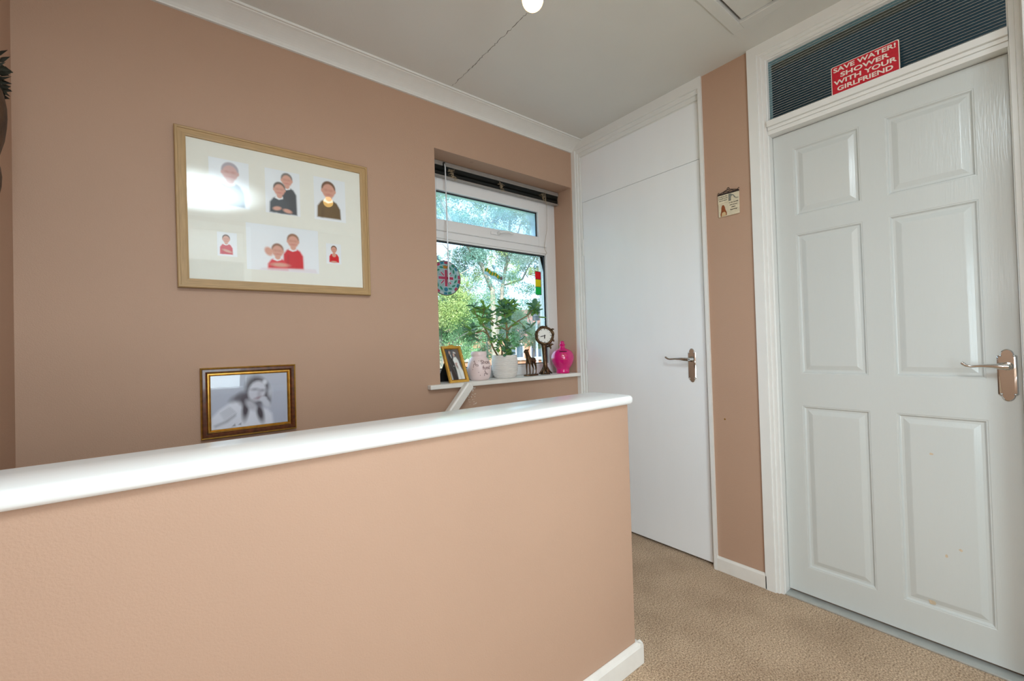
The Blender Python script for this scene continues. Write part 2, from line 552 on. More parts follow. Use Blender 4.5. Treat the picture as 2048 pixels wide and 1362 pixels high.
# skirting around the half wall: front board and end return, rounded top
b = MB()
sk = [(.932, 0), (.914, 0), (.914, .062), (.918, .070), (.926, .074), (.932, .076)]
for a, bx in ((XL, 1.2635),):
    b.prism(sk, a, bx, axis=0)
b.prism([(1.241, 0), (1.264, 0), (1.264, .060), (1.259, .069), (1.250, .074), (1.241, .076)], .9145, 1.10, axis=1)
tag(b.build('baseboard_front', M['skirt'], bevel=.003), 'white skirting board along the foot of the half wall', kind='structure')
b = MB().prism([(XW, 0), (XF, 0), (XF, .058), (XF + .004, .066), (XW, .068)], .824, 1.046, axis=1)
tag(b.build('baseboard_right', M['skirt'], bevel=.002), 'short white skirting board between the two door frames', kind='structure')
# screw left in the wall and chips of bare plaster
MB().lathe([(.004, 0), (.004, .002), (.002, .003)], n=12).move(Matrix.Translation((XW, .989, .732)) @ Matrix.Rotation(-math.pi / 2, 4, 'Y')).build('wall_plug', M['brass'], wall_right)
random.seed(9)
def chip(cx, cz, r, n=9, sx=1.0):
    return [(cx + sx * r * random.uniform(.5, 1.2) * math.cos(2 * math.pi * i / n), cz + r * random.uniform(.5, 1.2) * math.sin(2 * math.pi * i / n)) for i in range(n)]
MB().prism(chip(1.242, .882, .012, sx=.45), YN - .0006, YN).build('paint_chip', M['chip'], wall_back)
MB().prism(chip(1.252, .893, .006, sx=1.6), YN - .0006, YN).build('paint_chip', M['chip'], wall_back)
for i in range(30):
    MB().prism(chip(1.240 + random.uniform(-.03, .022), .832 + random.uniform(-.026, .03), random.uniform(.001, .004), 7), YN - .0005, YN).build('paint_chip', M['chip'], wall_back)

# ------------------------------------------------------------------ doors
def ring_frame(y0, y1, zt, rings, mat_, parent, name='frame', tot=(1, 1, 1), z0=0.0):
    """moulded door frame: rings = (fraction, x); tot = (inset at y1 side, inset at y0 side, inset at top)"""
    vs_, fs_ = [], []
    for fr, x in rings:
        a, b_, t = y1 - fr * tot[0], y0 + fr * tot[1], zt - fr * tot[2]
        vs_ += [(x, a, z0), (x, a, t), (x, b_, t), (x, b_, z0)]
    for i in range(len(rings) - 1):
        for k in range(3):
            fs_.append((i * 4 + k, i * 4 + k + 1, (i + 1) * 4 + k + 1, (i + 1) * 4 + k))
    return MB().add(vs_, fs_).build(name, mat_, parent)

def lever_handle(parent, X, yc, zc, w_, h_, lever_z, Ly, dirn=1):
    """chrome lever on a shaped backplate, on the face x = X looking to -x"""
    hw, hh = w_ / 2, h_ / 2
    sh = hw * .86
    pts = []
    for sgn in (1, -1):
        arc = []
        for i in range(9):
            a = math.pi * i / 8
            arc.append((sh * math.cos(a) * .82, hh - hw * .9 + hw * .9 * math.sin(a)))
        side = [(hw, hh - hw * 1.25)] + [(hw, hh - hw * 1.0), (hw * .84, hh - hw * .9)] + arc + [(-hw * .84, hh - hw * .9), (-hw, hh - hw * 1.0)]
        pts += [(sgn * p[0], sgn * p[1]) for p in side]
    poly = [(yc + p[0], zc + p[1]) for p in pts]
    inner = [(yc + p[0] * .86, zc + p[1] * .965) for p in pts]
    n = len(poly)
    vs2 = [(X, p[0], p[1]) for p in poly] + [(X - .002, p[0], p[1]) for p in poly] + [(X - .0045, p[0], p[1]) for p in inner]
    fs2 = [tuple(range(2 * n, 3 * n))]
    for r_ in range(2):
        for i in range(n):
            j = (i + 1) % n
            fs2.append((r_ * n + i, r_ * n + j, (r_ + 1) * n + j, (r_ + 1) * n + i))
    h = MB().add(vs2, fs2).build('handle_plate', M['chrome'], parent, smooth='auto')
    lv = MB()
    # round neck out of the plate, then the lever along +y with a curled tip
    lv.tube([(X - .003, yc, lever_z), (X - .010, yc, lever_z), (X - .024, yc, lever_z), (X - .040, yc + .001 * dirn, lever_z), (X - .048, yc + .004 * dirn, lever_z)], [.0145, .0115, .010, .0105, .008], 16)
    L = Ly * dirn
    path = [(X - .043, yc - .004 * dirn, lever_z), (X - .045, yc + .12 * L, lever_z + .001), (X - .046, yc + .3 * L, lever_z + .003), (X - .046, yc + .55 * L, lever_z + .003), (X - .046, yc + .78 * L, lever_z + .001), (X - .046, yc + .9 * L, lever_z + .004), (X - .047, yc + .97 * L, lever_z + .010), (X - .048, yc + L, lever_z + .014)]
    lv.tube(path, [.009, .0095, .0065, .0045, .0042, .0048, .0055, .0042], 12)
    lv.build('lever', M['chrome'], parent, smooth='auto')
    for sy in (-1, 1):
        for sz in (-1, 1):
            MB().lathe([(.0034, 0), (.0034, .0008), (.0022, .002), (.0005, .0026)], n=12).move(Matrix.Translation((X - .0042, yc + sy * hw * .68, zc + sz * (hh - hw * 1.0))) @ Matrix.Rotation(-math.pi / 2, 4, 'Y')).build('screw', M['chrome'], h, smooth=True)
    return h

# flush cupboard door next to the window
d1 = empty('door_1', (2.06, 1.46, 0), 'flush white cupboard door with plain overpanel beside the window', kind='structure')
ring_frame(1.045, YN, ZC, [(0, XW + .01), (0, XF), (.50, XF), (.51, XF + .010), (.70, XF + .010), (.71, XF + .020), (.93, XF + .020), (.94, XF + .029), (1.0, XF + .029), (1.0, 2.125)], M['white_frame'], d1, tot=(.060, .032, .105))
MB().box(2.072, 2.098, 1.0795, 1.8570, .014, 2.0125).build('leaf', M['white'], d1, bevel=.0012)
MB().box(2.0725, 2.10, 1.0775, 1.860, 2.0145, 2.301).build('overpanel', M['white'], d1, bevel=.001)
MB().box(2.10, 2.125, 1.05, 1.90, 0, 2.3).build('backing', M['dark'], d1)
for za, zb in ((1.672, 1.775), (1.00, 1.075)):
    hb = MB().tube([(2.068, 1.8585, za), (2.068, 1.8585, zb)], .005, 10)
    hb.build('hinge', M['white_frame'], d1, smooth='auto')
lever_handle(d1, 2.072, 1.1525, .984, .041, .172, 1.0155, .121)

# six-panel door under the reeded transom light
d2 = empty('door_2', (2.108, .41, 0), 'white six panel door with chrome lever below a reeded glass transom', kind='structure')
Y0_, Y1_, Z0_, Z1_ = .0715, .7565, .016, 1.997
ring_frame(.0045, .830, ZC, [(0, XW + .01), (0, XF), (.56, XF), (.585, XF + .007), (.74, XF + .007), (.765, XF + .015), (.94, XF + .015), (.965, XF + .022), (1.0, XF + .024), (1.0, 2.125)], M['white_frame'], d2, tot=(.072, .065, .074))
tb = MB()
tb.box(XF + .004, 2.125, .067, .760, 2.032, 2.057)
tb.box(XF + .014, 2.125, .067, .760, 2.018, 2.032)
tb.box(XF + .020, 2.125, .067, .760, 2.0, 2.018)
tb.build('transom_bar', M['white_frame'], d2, bevel=.0015)
gl = MB()                                    # reeded pane: horizontal ribs
nr, pitch = 26, (2.333 - 2.057) / 26
rows = []
for i in range(nr):
    for k in range(6):
        t = k / 6
        rows.append((2.057 + (i + t) * pitch, 2.0905 - .0016 * (math.sin(math.pi * t) ** .35)))
rows.append((2.333, 2.0905))
vs_ = [p for z, x in rows for p in ((x, .066, z), (x, .762, z))]
fs_ = [(2 * i, 2 * i + 1, 2 * i + 3, 2 * i + 2) for i in range(len(rows) - 1)]
gl.add(vs_, fs_)
gl.build('transom_pane', M['transom_glass'], d2, smooth='auto')
# leaf: stiles and rails around six raised panels
ys = [Y0_, .148, .378, .455, .682, Y1_]
zs = [Z0_, .130, .818, .954, 1.552, 1.630, 1.924, Z1_]
lf = MB()
XL2 = 2.108
for i in range(5):
    for j in range(7):
        if i in (1, 3) and j in (1, 3, 5):
            continue
        lf.quad((XL2, ys[i], zs[j]), (XL2, ys[i + 1], zs[j]), (XL2, ys[i + 1], zs[j + 1]), (XL2, ys[i], zs[j + 1]))
lf.quad((XL2, Y0_, Z0_), (XL2, Y1_, Z0_), (2.124, Y1_, Z0_), (2.124, Y0_, Z0_))
lf.quad((XL2, Y0_, Z1_), (XL2, Y1_, Z1_), (2.124, Y1_, Z1_), (2.124, Y0_, Z1_))
lf.quad((XL2, Y0_, Z0_), (XL2, Y0_, Z1_), (2.124, Y0_, Z1_), (2.124, Y0_, Z0_))
lf.quad((XL2, Y1_, Z0_), (XL2, Y1_, Z1_), (2.124, Y1_, Z1_), (2.124, Y1_, Z0_))
lf.build('leaf', M['grain'], d2)
for i in (1, 3):
    for j in (1, 3, 5):
        vs_, fs_ = [], []
        rg = [(0, 0), (.0015, .0012), (.005, .0015), (.009, .0075), (.011, .0085), (.018, .0085), (.034, .0030), (.036, .0026)]
        for ins, dp in rg:
            a, b_, c_, e_ = ys[i] + ins, ys[i + 1] - ins, zs[j] + ins, zs[j + 1] - ins
            vs_ += [(XL2 + dp, a, c_), (XL2 + dp, b_, c_), (XL2 + dp, b_, e_), (XL2 + dp, a, e_)]
        for r_ in range(len(rg) - 1):
            for k in range(4):
                k2 = (k + 1) % 4
                fs_.append((r_ * 4 + k, r_ * 4 + k2, (r_ + 1) * 4 + k2, (r_ + 1) * 4 + k))
        q = (len(rg) - 1) * 4
        fs_.append((q, q + 1, q + 2, q + 3))
        MB().add(vs_, fs_).build('panel', M['grain'], d2)
MB().box(2.062, 2.124, .07, .757, 0, .007).build('threshold', M['strip'], d2, bevel=.002)
lever_handle(d2, XL2, .1015, .968, .044, .168, .996, .098)
# small dings in the door paint
M['scuff'] = mat('tan_scuff', (206, 186, 158), rough=.6, var=.1, scale=200)
random.seed(41)
for y_, z_, r_, sx_, dx_ in ((.289, .681, .0050, 1.2, .0026), (.261, .331, .0066, .8, .0026), (.225, .363, .0050, 1.2, .0026), (.303, .151, .0085, 1.3, .0055)):
    P_ = [(y_ + sx_ * r_ * random.uniform(.6, 1.1) * math.cos(k * math.pi / 5), z_ + r_ * random.uniform(.6, 1.1) * math.sin(k * math.pi / 5)) for k in range(10)]
    MB().prism(P_, XL2 + dx_ - .0003, XL2 + dx_ + .0002, axis=0).build('scuff', M['scuff'], d2)

# white jamb of the next door, standing proud of the corner
dj = empty('door_4', (1.98, -.02, 0), 'edge of a white door frame next to the six panel door', kind='structure')
MB().box(1.955, 2.06, -.10, .0365, 0, ZC).build('frame', M['cap'], dj, bevel=.004)

# bathroom behind the transom
w = MB()
w.box(3.3, 3.4, -.6, 1.6, 0, 2.5); w.box(2.2, 3.4, -.7, -.6, 0, 2.5); w.box(2.2, 3.4, 1.6, 1.7, 0, 2.5); w.box(2.2, 3.4, -.7, 1.7, 2.5, 2.6); w.box(2.2, 3.4, -.7, 1.7, -.1, 0)
tag(w.build('wall_bathroom', M['bath']), 'dim blue grey room seen through the reeded transom', kind='structure')
add_light('bathroom_fill', 'AREA', (2.9, -.55, 1.5), (2.7, .5, 1.9), 2.4, (0.55, 0.80, 1.0), shape='RECTANGLE', size=.5, size_y=.6)  # added fill lamp, out of view, to brighten the room behind the reeded glass

# ------------------------------------------------------------------ the red sign and the tile plaque
sign = empty('door_sign', (2.062, .4215, 2.057), 'red plastic sign with raised white lettering standing on the transom bar', 'sign')
def rrect(y0, y1, z0, z1, r, n=4):
    o = []
    for cy, cz, a0 in ((y1 - r, z1 - r, 0), (y0 + r, z1 - r, 90), (y0 + r, z0 + r, 180), (y1 - r, z0 + r, 270)):
        for k in range(n + 1):
            a = math.radians(a0 + 90 * k / n)
            o.append((cy + r * math.cos(a), cz + r * math.sin(a)))
    return o
SY, SX = .4215, 2.0600
MB().prism(rrect(.3185, .5245, 2.0572, 2.171, .006), SX + .002, SX + .0095, axis=0).build('back_plate', M['black'], sign)
MB().prism(rrect(.3195, .5235, 2.0574, 2.170, .006), SX + .0005, SX + .0022, axis=0).build('border', M['sign_white'], sign)
MB().prism(rrect(.3225, .5205, 2.0576, 2.167, .005), SX - .0005, SX + .0007, axis=0).build('red_face', M['red_sign'], sign)
for txt, z, sx in (('SAVE WATER!', 2.1520, 1.22), ('SHOWER', 2.1270, 1.40), ('WITH YOUR', 2.1020, 1.32), ('GIRLFRIEND', 2.0770, 1.24)):
    t = text_mb(txt, .0235, .0005, sx=sx * 1.06, bold=.0006)
    t.move(frame_mat((SX - .0008, SY, z), (0, -1, 0), (0, 0, 1))).build('lettering', M['sign_white'], sign)

plq = empty('tile_plaque', (2.055, .933, 1.692), 'small cream tile plaque with painted lettering on a dark iron hanger', 'plaque')
MB().box(2.050, 2.0565, .8855, .981, 1.690, 1.792).build('tile', M['tile'], plq, bevel=.0015)
PX = 2.0495
MB().prism([(.981, 1.752), (.935, 1.756), (.935, 1.7915), (.981, 1.7915)], PX - .001, PX + .001, axis=0).build('raised_corner', M['tile'], plq)
MB().prism([(.932, 1.757), (.921, 1.757), (.921, 1.772), (.918, 1.779), (.911, 1.779), (.906, 1.768), (.898, 1.762), (.887, 1.762), (.887, 1.764), (.899, 1.766), (.909, 1.7815), (.922, 1.789), (.932, 1.789)], PX - .0004, PX + .001, axis=0).build('painted_arch', M['grey_glaze'], plq)
MB().prism([(.970, 1.692), (.943, 1.694), (.942, 1.706), (.948, 1.722), (.951, 1.736), (.955, 1.744), (.962, 1.744), (.966, 1.734), (.967, 1.716), (.971, 1.704)], PX - .001, PX + .001, axis=0).build('painted_dress', M['dress'], plq)
MB().prism([(.966, 1.692), (.946, 1.694), (.946, 1.706), (.953, 1.712), (.964, 1.709)], PX - .0014, PX + .001, axis=0).build('painted_apron', M['apron'], plq)
for txt, yc, z, s_ in (('Would you like', .958, 1.784, .0068), ('to speak to the', .957, 1.775, .0068), ('man in charge', .957, 1.766, .0068), ('or the woman', .910, 1.748, .0074), ('who knows', .911, 1.737, .0074), ("what's", .911, 1.726, .0074), ('happening?', .910, 1.715, .0074)):
    text_mb(txt, s_, .0002, bold=.00012).move(frame_mat((PX - .0012 if z > 1.76 else PX, yc, z), (0, -1, 0), (0, 0, 1))).build('lettering', M['ink_black'], plq)
hg = MB()
hg.box(2.0485, 2.0555, .8855, .982, 1.792, 1.799)
hg.tube([(2.052, .980, 1.799), (2.052, .935, 1.8135)], .0014, 6)
hg.tube([(2.052, .887, 1.799), (2.052, .931, 1.8135)], .0014, 6)
hg.tube([(2.052, .933 + .005 * math.cos(a * .7), 1.816 + .005 * math.sin(a * .7)) for a in range(10)], .0013, 6)
for y_ in (.980, .888):
    hg.tube([(2.052, y_, 1.797), (2.052, y_ + .002, 1.804), (2.052, y_ - .002, 1.808), (2.052, y_ - .005, 1.805)], .0012, 6)
hg.tube([(2.052, .945 - .012 * math.cos(a * .6), 1.800 + .006 * abs(math.sin(a * .6))) for a in range(11)], .0012, 6)
hg.tube([(2.052, .921 + .012 * math.cos(a * .6), 1.800 + .006 * abs(math.sin(a * .6))) for a in range(11)], .0012, 6)
hg.build('hanger', M['iron'], plq, smooth='auto')

# ------------------------------------------------------------------ printed photographs
def paint(name, x0, x1, z0, z1, y, bg, shapes, parent, nx=90, nz=110, Mx=None):
    """flat print: a fine grid whose ink colours come from soft shapes (u right, v up, both 0..1)"""
    us, vv = np.linspace(0, 1, nx), np.linspace(0, 1, nz)
    U, V = np.meshgrid(us, vv)
    asp = (x1 - x0) / (z1 - z0)
    top, bot = np.array(lin(bg[0])[:3]), np.array(lin(bg[1])[:3])
    C = bot + (top - bot) * V[..., None]
    for s in shapes:
        kind, col, soft = s[0], np.array(lin(s[1])[:3]), s[2]
        if kind == 'e':
            cx, cy, rx, ry, rot = s[3]
            du, dv = (U - cx) * asp, V - cy
            ca, sa = math.cos(rot), math.sin(rot)
            a, b_ = (du * ca + dv * sa) / (rx * asp), (-du * sa + dv * ca) / ry
            d = (np.sqrt(a * a + b_ * b_) - 1) * min(rx * asp, ry)
        else:
            P_ = s[3]
            inside = np.zeros_like(U, bool)
            d2_ = np.full_like(U, 1e9)
            for i in range(len(P_)):
                (ax, ay), (bx, by) = P_[i], P_[(i + 1) % len(P_)]
                cond = ((ay > V) != (by > V)) & (U < (bx - ax) * (V - ay) / ((by - ay) if by != ay else 1e-9) + ax)
                inside ^= cond
                ex, ey = (bx - ax) * asp, by - ay
                t = np.clip((((U - ax) * asp) * ex + (V - ay) * ey) / (ex * ex + ey * ey + 1e-12), 0, 1)
                d2_ = np.minimum(d2_, ((U - ax) * asp - t * ex) ** 2 + (V - ay - t * ey) ** 2)
            d = np.sqrt(d2_) * np.where(inside, -1, 1)
        al = np.clip(.5 - d / (2 * soft), 0, 1)[..., None] * (s[4] if len(s) > 4 else 1)
        C = C * (1 - al) + col * al
    verts = [(x0 + (x1 - x0) * u, y, z0 + (z1 - z0) * v) for v in vv for u in us]
    faces = [(j * nx + i, j * nx + i + 1, (j + 1) * nx + i + 1, (j + 1) * nx + i) for j in range(nz - 1) for i in range(nx - 1)]
    mb = MB().add(verts, faces)
    if Mx is not None:
        mb.move(Mx)
    o = mb.build(name, M['print'], parent)
    at = o.data.color_attributes.new('ink', 'FLOAT_COLOR', 'POINT')
    at.data.foreach_set('color', np.concatenate([C.reshape(-1, 3), np.ones((nx * nz, 1))], 1).astype(np.float32).ravel())
    return o

SKIN, SKIN_D, HAIR = (214, 160, 140), (186, 124, 104), (96, 66, 52)
def child(cx, hy, s, jumper, jumper_d, skin=SKIN, hair=HAIR, base=0.03, lean=0.0, asp=.72):
    """head-and-shoulders of a child in a school jumper"""
    o = [('p', jumper, .02, [(cx - 1.35 * s, base), (cx - 1.3 * s, hy - 2.0 * s), (cx - .85 * s, hy - 1.35 * s), (cx - .35 * s, hy - 1.1 * s), (cx + .35 * s, hy - 1.1 * s), (cx + .9 * s, hy - 1.4 * s), (cx + 1.3 * s, hy - 2.1 * s), (cx + 1.35 * s, base)])]
    o.append(('p', jumper_d, .03, [(cx - .9 * s, base), (cx - .75 * s, hy - 2.1 * s), (cx - .6 * s, hy - 2.1 * s), (cx - .7 * s, base)], .6))
    o.append(('p', (236, 236, 236), .012, [(cx - .5 * s, hy - 1.0 * s), (cx - .62 * s, hy - 1.35 * s), (cx - .1 * s, hy - 1.55 * s), (cx + .45 * s, hy - 1.35 * s), (cx + .45 * s, hy - 1.0 * s)]))
    o.append(('e', skin, .012, (cx, hy - .95 * s, .36 * s, .35 * s, 0)))
    o.append(('e', hair, .015, (cx + lean * .3 * s, hy + .22 * s, .80 * s, .88 * s, lean)))
    o.append(('e', skin, .015, (cx, hy - .10 * s, .70 * s, .86 * s, lean)))
    o.append(('e', skin, .01, (cx - .72 * s, hy - .08 * s, .12 * s, .2 * s, 0)))
    o.append(('e', skin, .01, (cx + .72 * s, hy - .08 * s, .12 * s, .2 * s, 0)))
    o.append(('e', SKIN_D, .03, (cx - .28 * s, hy + .02 * s, .13 * s, .08 * s, 0), .7))
    o.append(('e', SKIN_D, .03, (cx + .28 * s, hy + .02 * s, .13 * s, .08 * s, 0), .7))
    o.append(('e', (196, 110, 104), .02, (cx, hy - .50 * s, .24 * s, .07 * s, 0), .7))
    for i, q in enumerate(o):                       # widths are in units of s: bring them to the print's aspect
        if q[0] == 'p':
            q = q[:3] + ([(cx + (u - cx) / asp, v) for u, v in q[3]],) + q[4:]
        else:
            e = q[3]
            q = q[:3] + ((cx + (e[0] - cx) / asp, e[1], e[2] / asp, e[3], e[4]),) + q[4:]
        o[i] = q
    return o

def rect_frame(name, x0, x1, z0, z1, prof, mats, parent, Mx=None):
    """picture-frame moulding, four mitred sides; prof = (inset, y)"""
    vs2, fs2 = [], []
    for ins, y in prof:
        vs2 += [(x0 + ins, y, z0 + ins), (x1 - ins, y, z0 + ins), (x1 - ins, y, z1 - ins), (x0 + ins, y, z1 - ins)]
    out = []
    names = ('bottom', 'side', 'top', 'side')
    for k in range(4):
        fs2 = []
        for i in range(len(prof) - 1):
            k2 = (k + 1) % 4
            fs2.append((i * 4 + k, i * 4 + k2, (i + 1) * 4 + k2, (i + 1) * 4 + k))
        mb = MB()
        used = sorted({i for f_ in fs2 for i in f_})
        mp = {u: i for i, u in enumerate(used)}
        mb.add([vs2[u] for u in used], [tuple(mp[i] for i in f_) for f_ in fs2])
        if Mx is not None:
            mb.move(Mx)
        out.append(mb.build(name, mats[k % 2], parent))
    return out

# --- big multi-photo frame
bigM = Matrix.Translation((.357, 0, 1.639)) @ Matrix.Rotation(math.radians(-0.45), 4, 'Y') @ Matrix.Translation((-.357, 0, -1.639))
big = empty('photo_frame', (.357, YN, 1.35), 'large pale oak frame with six school portraits in a cream mount', 'picture frame')
rect_frame('frame_rail', .0145, .6995, 1.351, 1.928, [(0, YN - .001), (0, 1.900), (.003, 1.896), (.009, 1.8965), (.010, 1.899), (.026, 1.899), (.033, 1.9005), (.034, 1.909)], (M['oak_h'], M['oak']), big, bigM)
MB().box(.046, .668, 1.906, 1.908, 1.383, 1.896).move(bigM).build('mount', M['mount'], big)
BY = 1.9055
BGW = ((228, 230, 231), (233, 234, 235))
P2b = child(.62, .80, .150, (62, 66, 72), (44, 48, 54), hair=(120, 112, 106), base=.02) + child(.40, .56, .155, (68, 74, 80), (52, 58, 64), hair=(92, 78, 66), base=.02) + [('e', SKIN, .015, (.32, .12, .12, .045, .2)), ('e', SKIN, .015, (.62, .09, .13, .045, -.2))]
P5b = child(.63, .70, .155, (206, 26, 44), (160, 18, 34), hair=(150, 108, 78), base=.06, asp=1.45) + child(.41, .45, .150, (220, 52, 64), (170, 30, 44), hair=(146, 104, 80), base=.02, asp=1.45) + \
    [('e', SKIN, .02, (.29, .42, .05, .10, .5)), ('e', SKIN, .02, (.44, .14, .12, .045, 0)), ('p', (226, 214, 216), .02, [(.15, .0), (.2, .05), (.95, .10), (.98, 0)], .7)]
fam = [
    ('photo', .113, .240, 1.662, 1.838, child(.52, .74, .195, (120, 138, 152), (96, 114, 130), skin=(206, 164, 156), hair=(170, 160, 166), base=.02)),
    ('photo', .294, .419, 1.662, 1.838, P2b),
    ('photo', .473, .601, 1.663, 1.843, child(.46, .72, .200, (112, 88, 54), (84, 62, 34), hair=(112, 76, 52), base=.06)),
    ('photo', .133, .195, 1.475, 1.564, child(.45, .72, .175, (204, 52, 68), (160, 32, 44), hair=(110, 84, 70), base=.08) + [('e', SKIN, .02, (.5, .22, .24, .05, -.3))]),
    ('photo', .225, .484, 1.433, 1.612, P5b),
    ('photo', .515, .576, 1.480, 1.566, child(.52, .72, .175, (214, 22, 36), (160, 12, 26), hair=(110, 76, 56), base=.08) + [('e', SKIN, .02, (.52, .44, .14, .10, 0)), ('e', SKIN, .02, (.5, .10, .2, .05, 0))]),
]
for nm, a, b_, c_, e_, sh in fam:
    paint(nm, a, b_, c_, e_, BY, BGW, sh, big, Mx=bigM, nx=100, nz=110)
MB().box(.046, .668, 1.9030, 1.9042, 1.383, 1.896).move(bigM).build('glass_pane', M['pane'], big)

# --- walnut frame with the monochrome portrait
sm = empty('portrait_frame', (.23, YN, .80), 'walnut and gilt frame with a black and white portrait above the cap', 'picture frame')
rect_frame('gilt_edge', .075, .3865, .803, 1.0605, [(0, YN - .001), (0, 1.903), (.002, 1.9015), (.004, 1.903)], (M['gilt'], M['gilt']), sm)
rect_frame('frame_rail', .075, .3865, .803, 1.0605, [(.004, 1.903), (.007, 1.899), (.015, 1.899), (.0205, 1.904)], (M['walnut'], M['walnut']), sm)
rect_frame('gilt_bead', .075, .3865, .803, 1.0605, [(.0205, 1.904), (.022, 1.901), (.025, 1.901), (.027, 1.905), (.029, 1.9035), (.031, 1.908)], (M['gilt'], M['gilt']), sm)
G = lambda v: (v, v, int(v * 1.04))
lady = [
    ('p', (226, 226, 234), .03, [(-.02, -.02), (0, .22), (.10, .36), (.28, .52), (.42, .50), (.50, .40), (.72, .30), (.78, .20), (.80, -.02)]),
    ('p', (150, 150, 158), .03, [(.05, .05), (.20, .12), (.30, .22), (.30, .26), (.16, .14), (.04, .08)], .8),
    ('p', (196, 196, 204), .02, [(.10, .30), (.22, .42), (.30, .30), (.16, .16)], .5),
    ('e', (70, 62, 72), .04, (.60, .68, .16, .28, .35)), ('e', (88, 78, 88), .05, (.45, .52, .10, .16, .9)), ('e', (86, 78, 88), .04, (.33, .56, .09, .06, .4), .8),
    ('e', (74, 66, 76), .03, (.43, .34, .045, .20, -.1)), ('e', (74, 66, 76), .03, (.62, .24, .045, .18, .2)), ('e', (76, 68, 78), .03, (.72, .55, .045, .15, .1)),
    ('e', (206, 204, 212), .025, (.585, .66, .115, .20, -.25)), ('e', (190, 188, 196), .03, (.50, .40, .05, .12, .6)),
    ('e', (130, 124, 134), .03, (.555, .70, .035, .02, 0)), ('e', (130, 124, 134), .03, (.655, .67, .03, .02, 0)), ('e', (160, 154, 164), .03, (.61, .60, .02, .06, 0), .7),
    ('e', (150, 120, 132), .025, (.61, .53, .05, .022, .2)),
    ('e', (206, 206, 214), .02, (.70, .43, .045, .12, .5)), ('e', (206, 206, 214), .02, (.66, .50, .05, .045, .3)),
    ('e', (214, 214, 222), .03, (.76, .62, .035, .10, 0), .7), ('e', (225, 225, 232), .02, (.69, .83, .03, .05, 0), .8),
    ('p', (110, 108, 116), .01, [(.25, .03), (.29, .08), (.30, .03)], .7), ('p', (110, 108, 116), .01, [(.33, .05), (.37, .09), (.37, .04)], .7),
]
for i in range(7):
    lady.append(('p', (170, 170, 178), .008, [(.11 + .02 * i, .30 - .02 * i), (.12 + .02 * i, .31 - .02 * i), (.25 + .012 * i, .40 - .02 * i), (.245 + .012 * i, .385 - .02 * i)], .5))
paint('photo', .1055, .356, .833, 1.030, 1.9085, ((182, 184, 196), (186, 188, 202)), lady, sm, nx=150, nz=120)
MB().box(.1045, .357, 1.9062, 1.9072, .832, 1.031).build('glass_pane', M['pane'], sm)

# ------------------------------------------------------------------ window
win = empty('window_1', (1.545, RY, RZ0), 'white plastic window with a top vent sash and painted sill', kind='structure')
ZS = .928
fr = MB()
fr.box(RX0, 1.110, RY, 2.16, ZS, RZ1); fr.box(1.952, RX1, RY, 2.16, ZS, RZ1)
fr.box(1.110, 1.952, RY, 2.16, ZS, .982); fr.box(1.110, 1.952, RY, 2.16, 2.04, RZ1); fr.box(1.110, 1.952, RY, 2.16, 1.712, 1.765)
fr.build('frame', M['pvc'], win, bevel=.004)
bd = MB()                                     # glazing bead of the fixed light
bd.box(1.110, 1.952, RY + .006, RY + .02, .982, .992); bd.box(1.110, 1.952, RY + .006, RY + .02, 1.703, 1.712)
bd.build('glazing_bead', M['pvc'], win, bevel=.002)
gk = MB()
def gasket_ring(mb, x0, x1, z0, z1, y, w_=.011, d=.006):
    mb.box(x0, x1, y, y + d, z0, z0 + w_ * .7); mb.box(x0, x1, y, y + d, z1 - w_, z1)
    mb.box(x0, x0 + w_, y, y + d, z0, z1); mb.box(x1 - w_, x1, y, y + d, z0, z1)
gasket_ring(gk, 1.112, 1.951, .990, 1.7045, RY + .020, w_=.010)
gk.build('gasket', M['gasket'], win)
MB().box(1.112, 1.951, RY + .030, RY + .034, .985, 1.710).build('window_pane', M['window_pane'], win)
sash = MB()
sash.box(1.088, 1.135, RY - .014, 2.14, 1.752, 2.055); sash.box(1.876, 1.945, RY - .014, 2.14, 1.752, 2.055)
sash.box(1.135, 1.876, RY - .014, 2.14, 1.752, 1.814); sash.box(1.135, 1.876, RY - .014, 2.14, 1.975, 2.055)
sash_o = sash.build('vent_sash', M['pvc'], win, bevel=.004)
gk = MB()
gasket_ring(gk, 1.135, 1.877, 1.812, 1.977, RY + .004, w_=.009)
gk.build('gasket', M['gasket'], sash_o)
MB().box(1.135, 1.877, RY + .012, RY + .016, 1.812, 1.977).build('vent_pane', M['hazy_pane'], sash_o)
hn = MB()
hn.box(1.490, 1.556, RY - .022, RY - .013, 1.776, 1.794)
hn.tube([(1.540, RY - .020, 1.785), (1.540, RY - .042, 1.787)], .009, 12)
hn.tube([(1.532, RY - .046, 1.786), (1.560, RY - .048, 1.794), (1.600, RY - .047, 1.797), (1.640, RY - .046, 1.793)], [.009, .008, .0075, .007], 10)
hn.build('vent_handle', M['pvc'], sash_o, smooth='auto', bevel=.002)
# painted sill board with a horn on the left
sl = MB()
sl.box(.978, 2.040, 1.885, YN, .906, ZS); sl.box(RX0 + .001, RX1 - .001, YN, RY + .01, .906, ZS)
sl.build('sill', M['skirt'], win, bevel=.004)

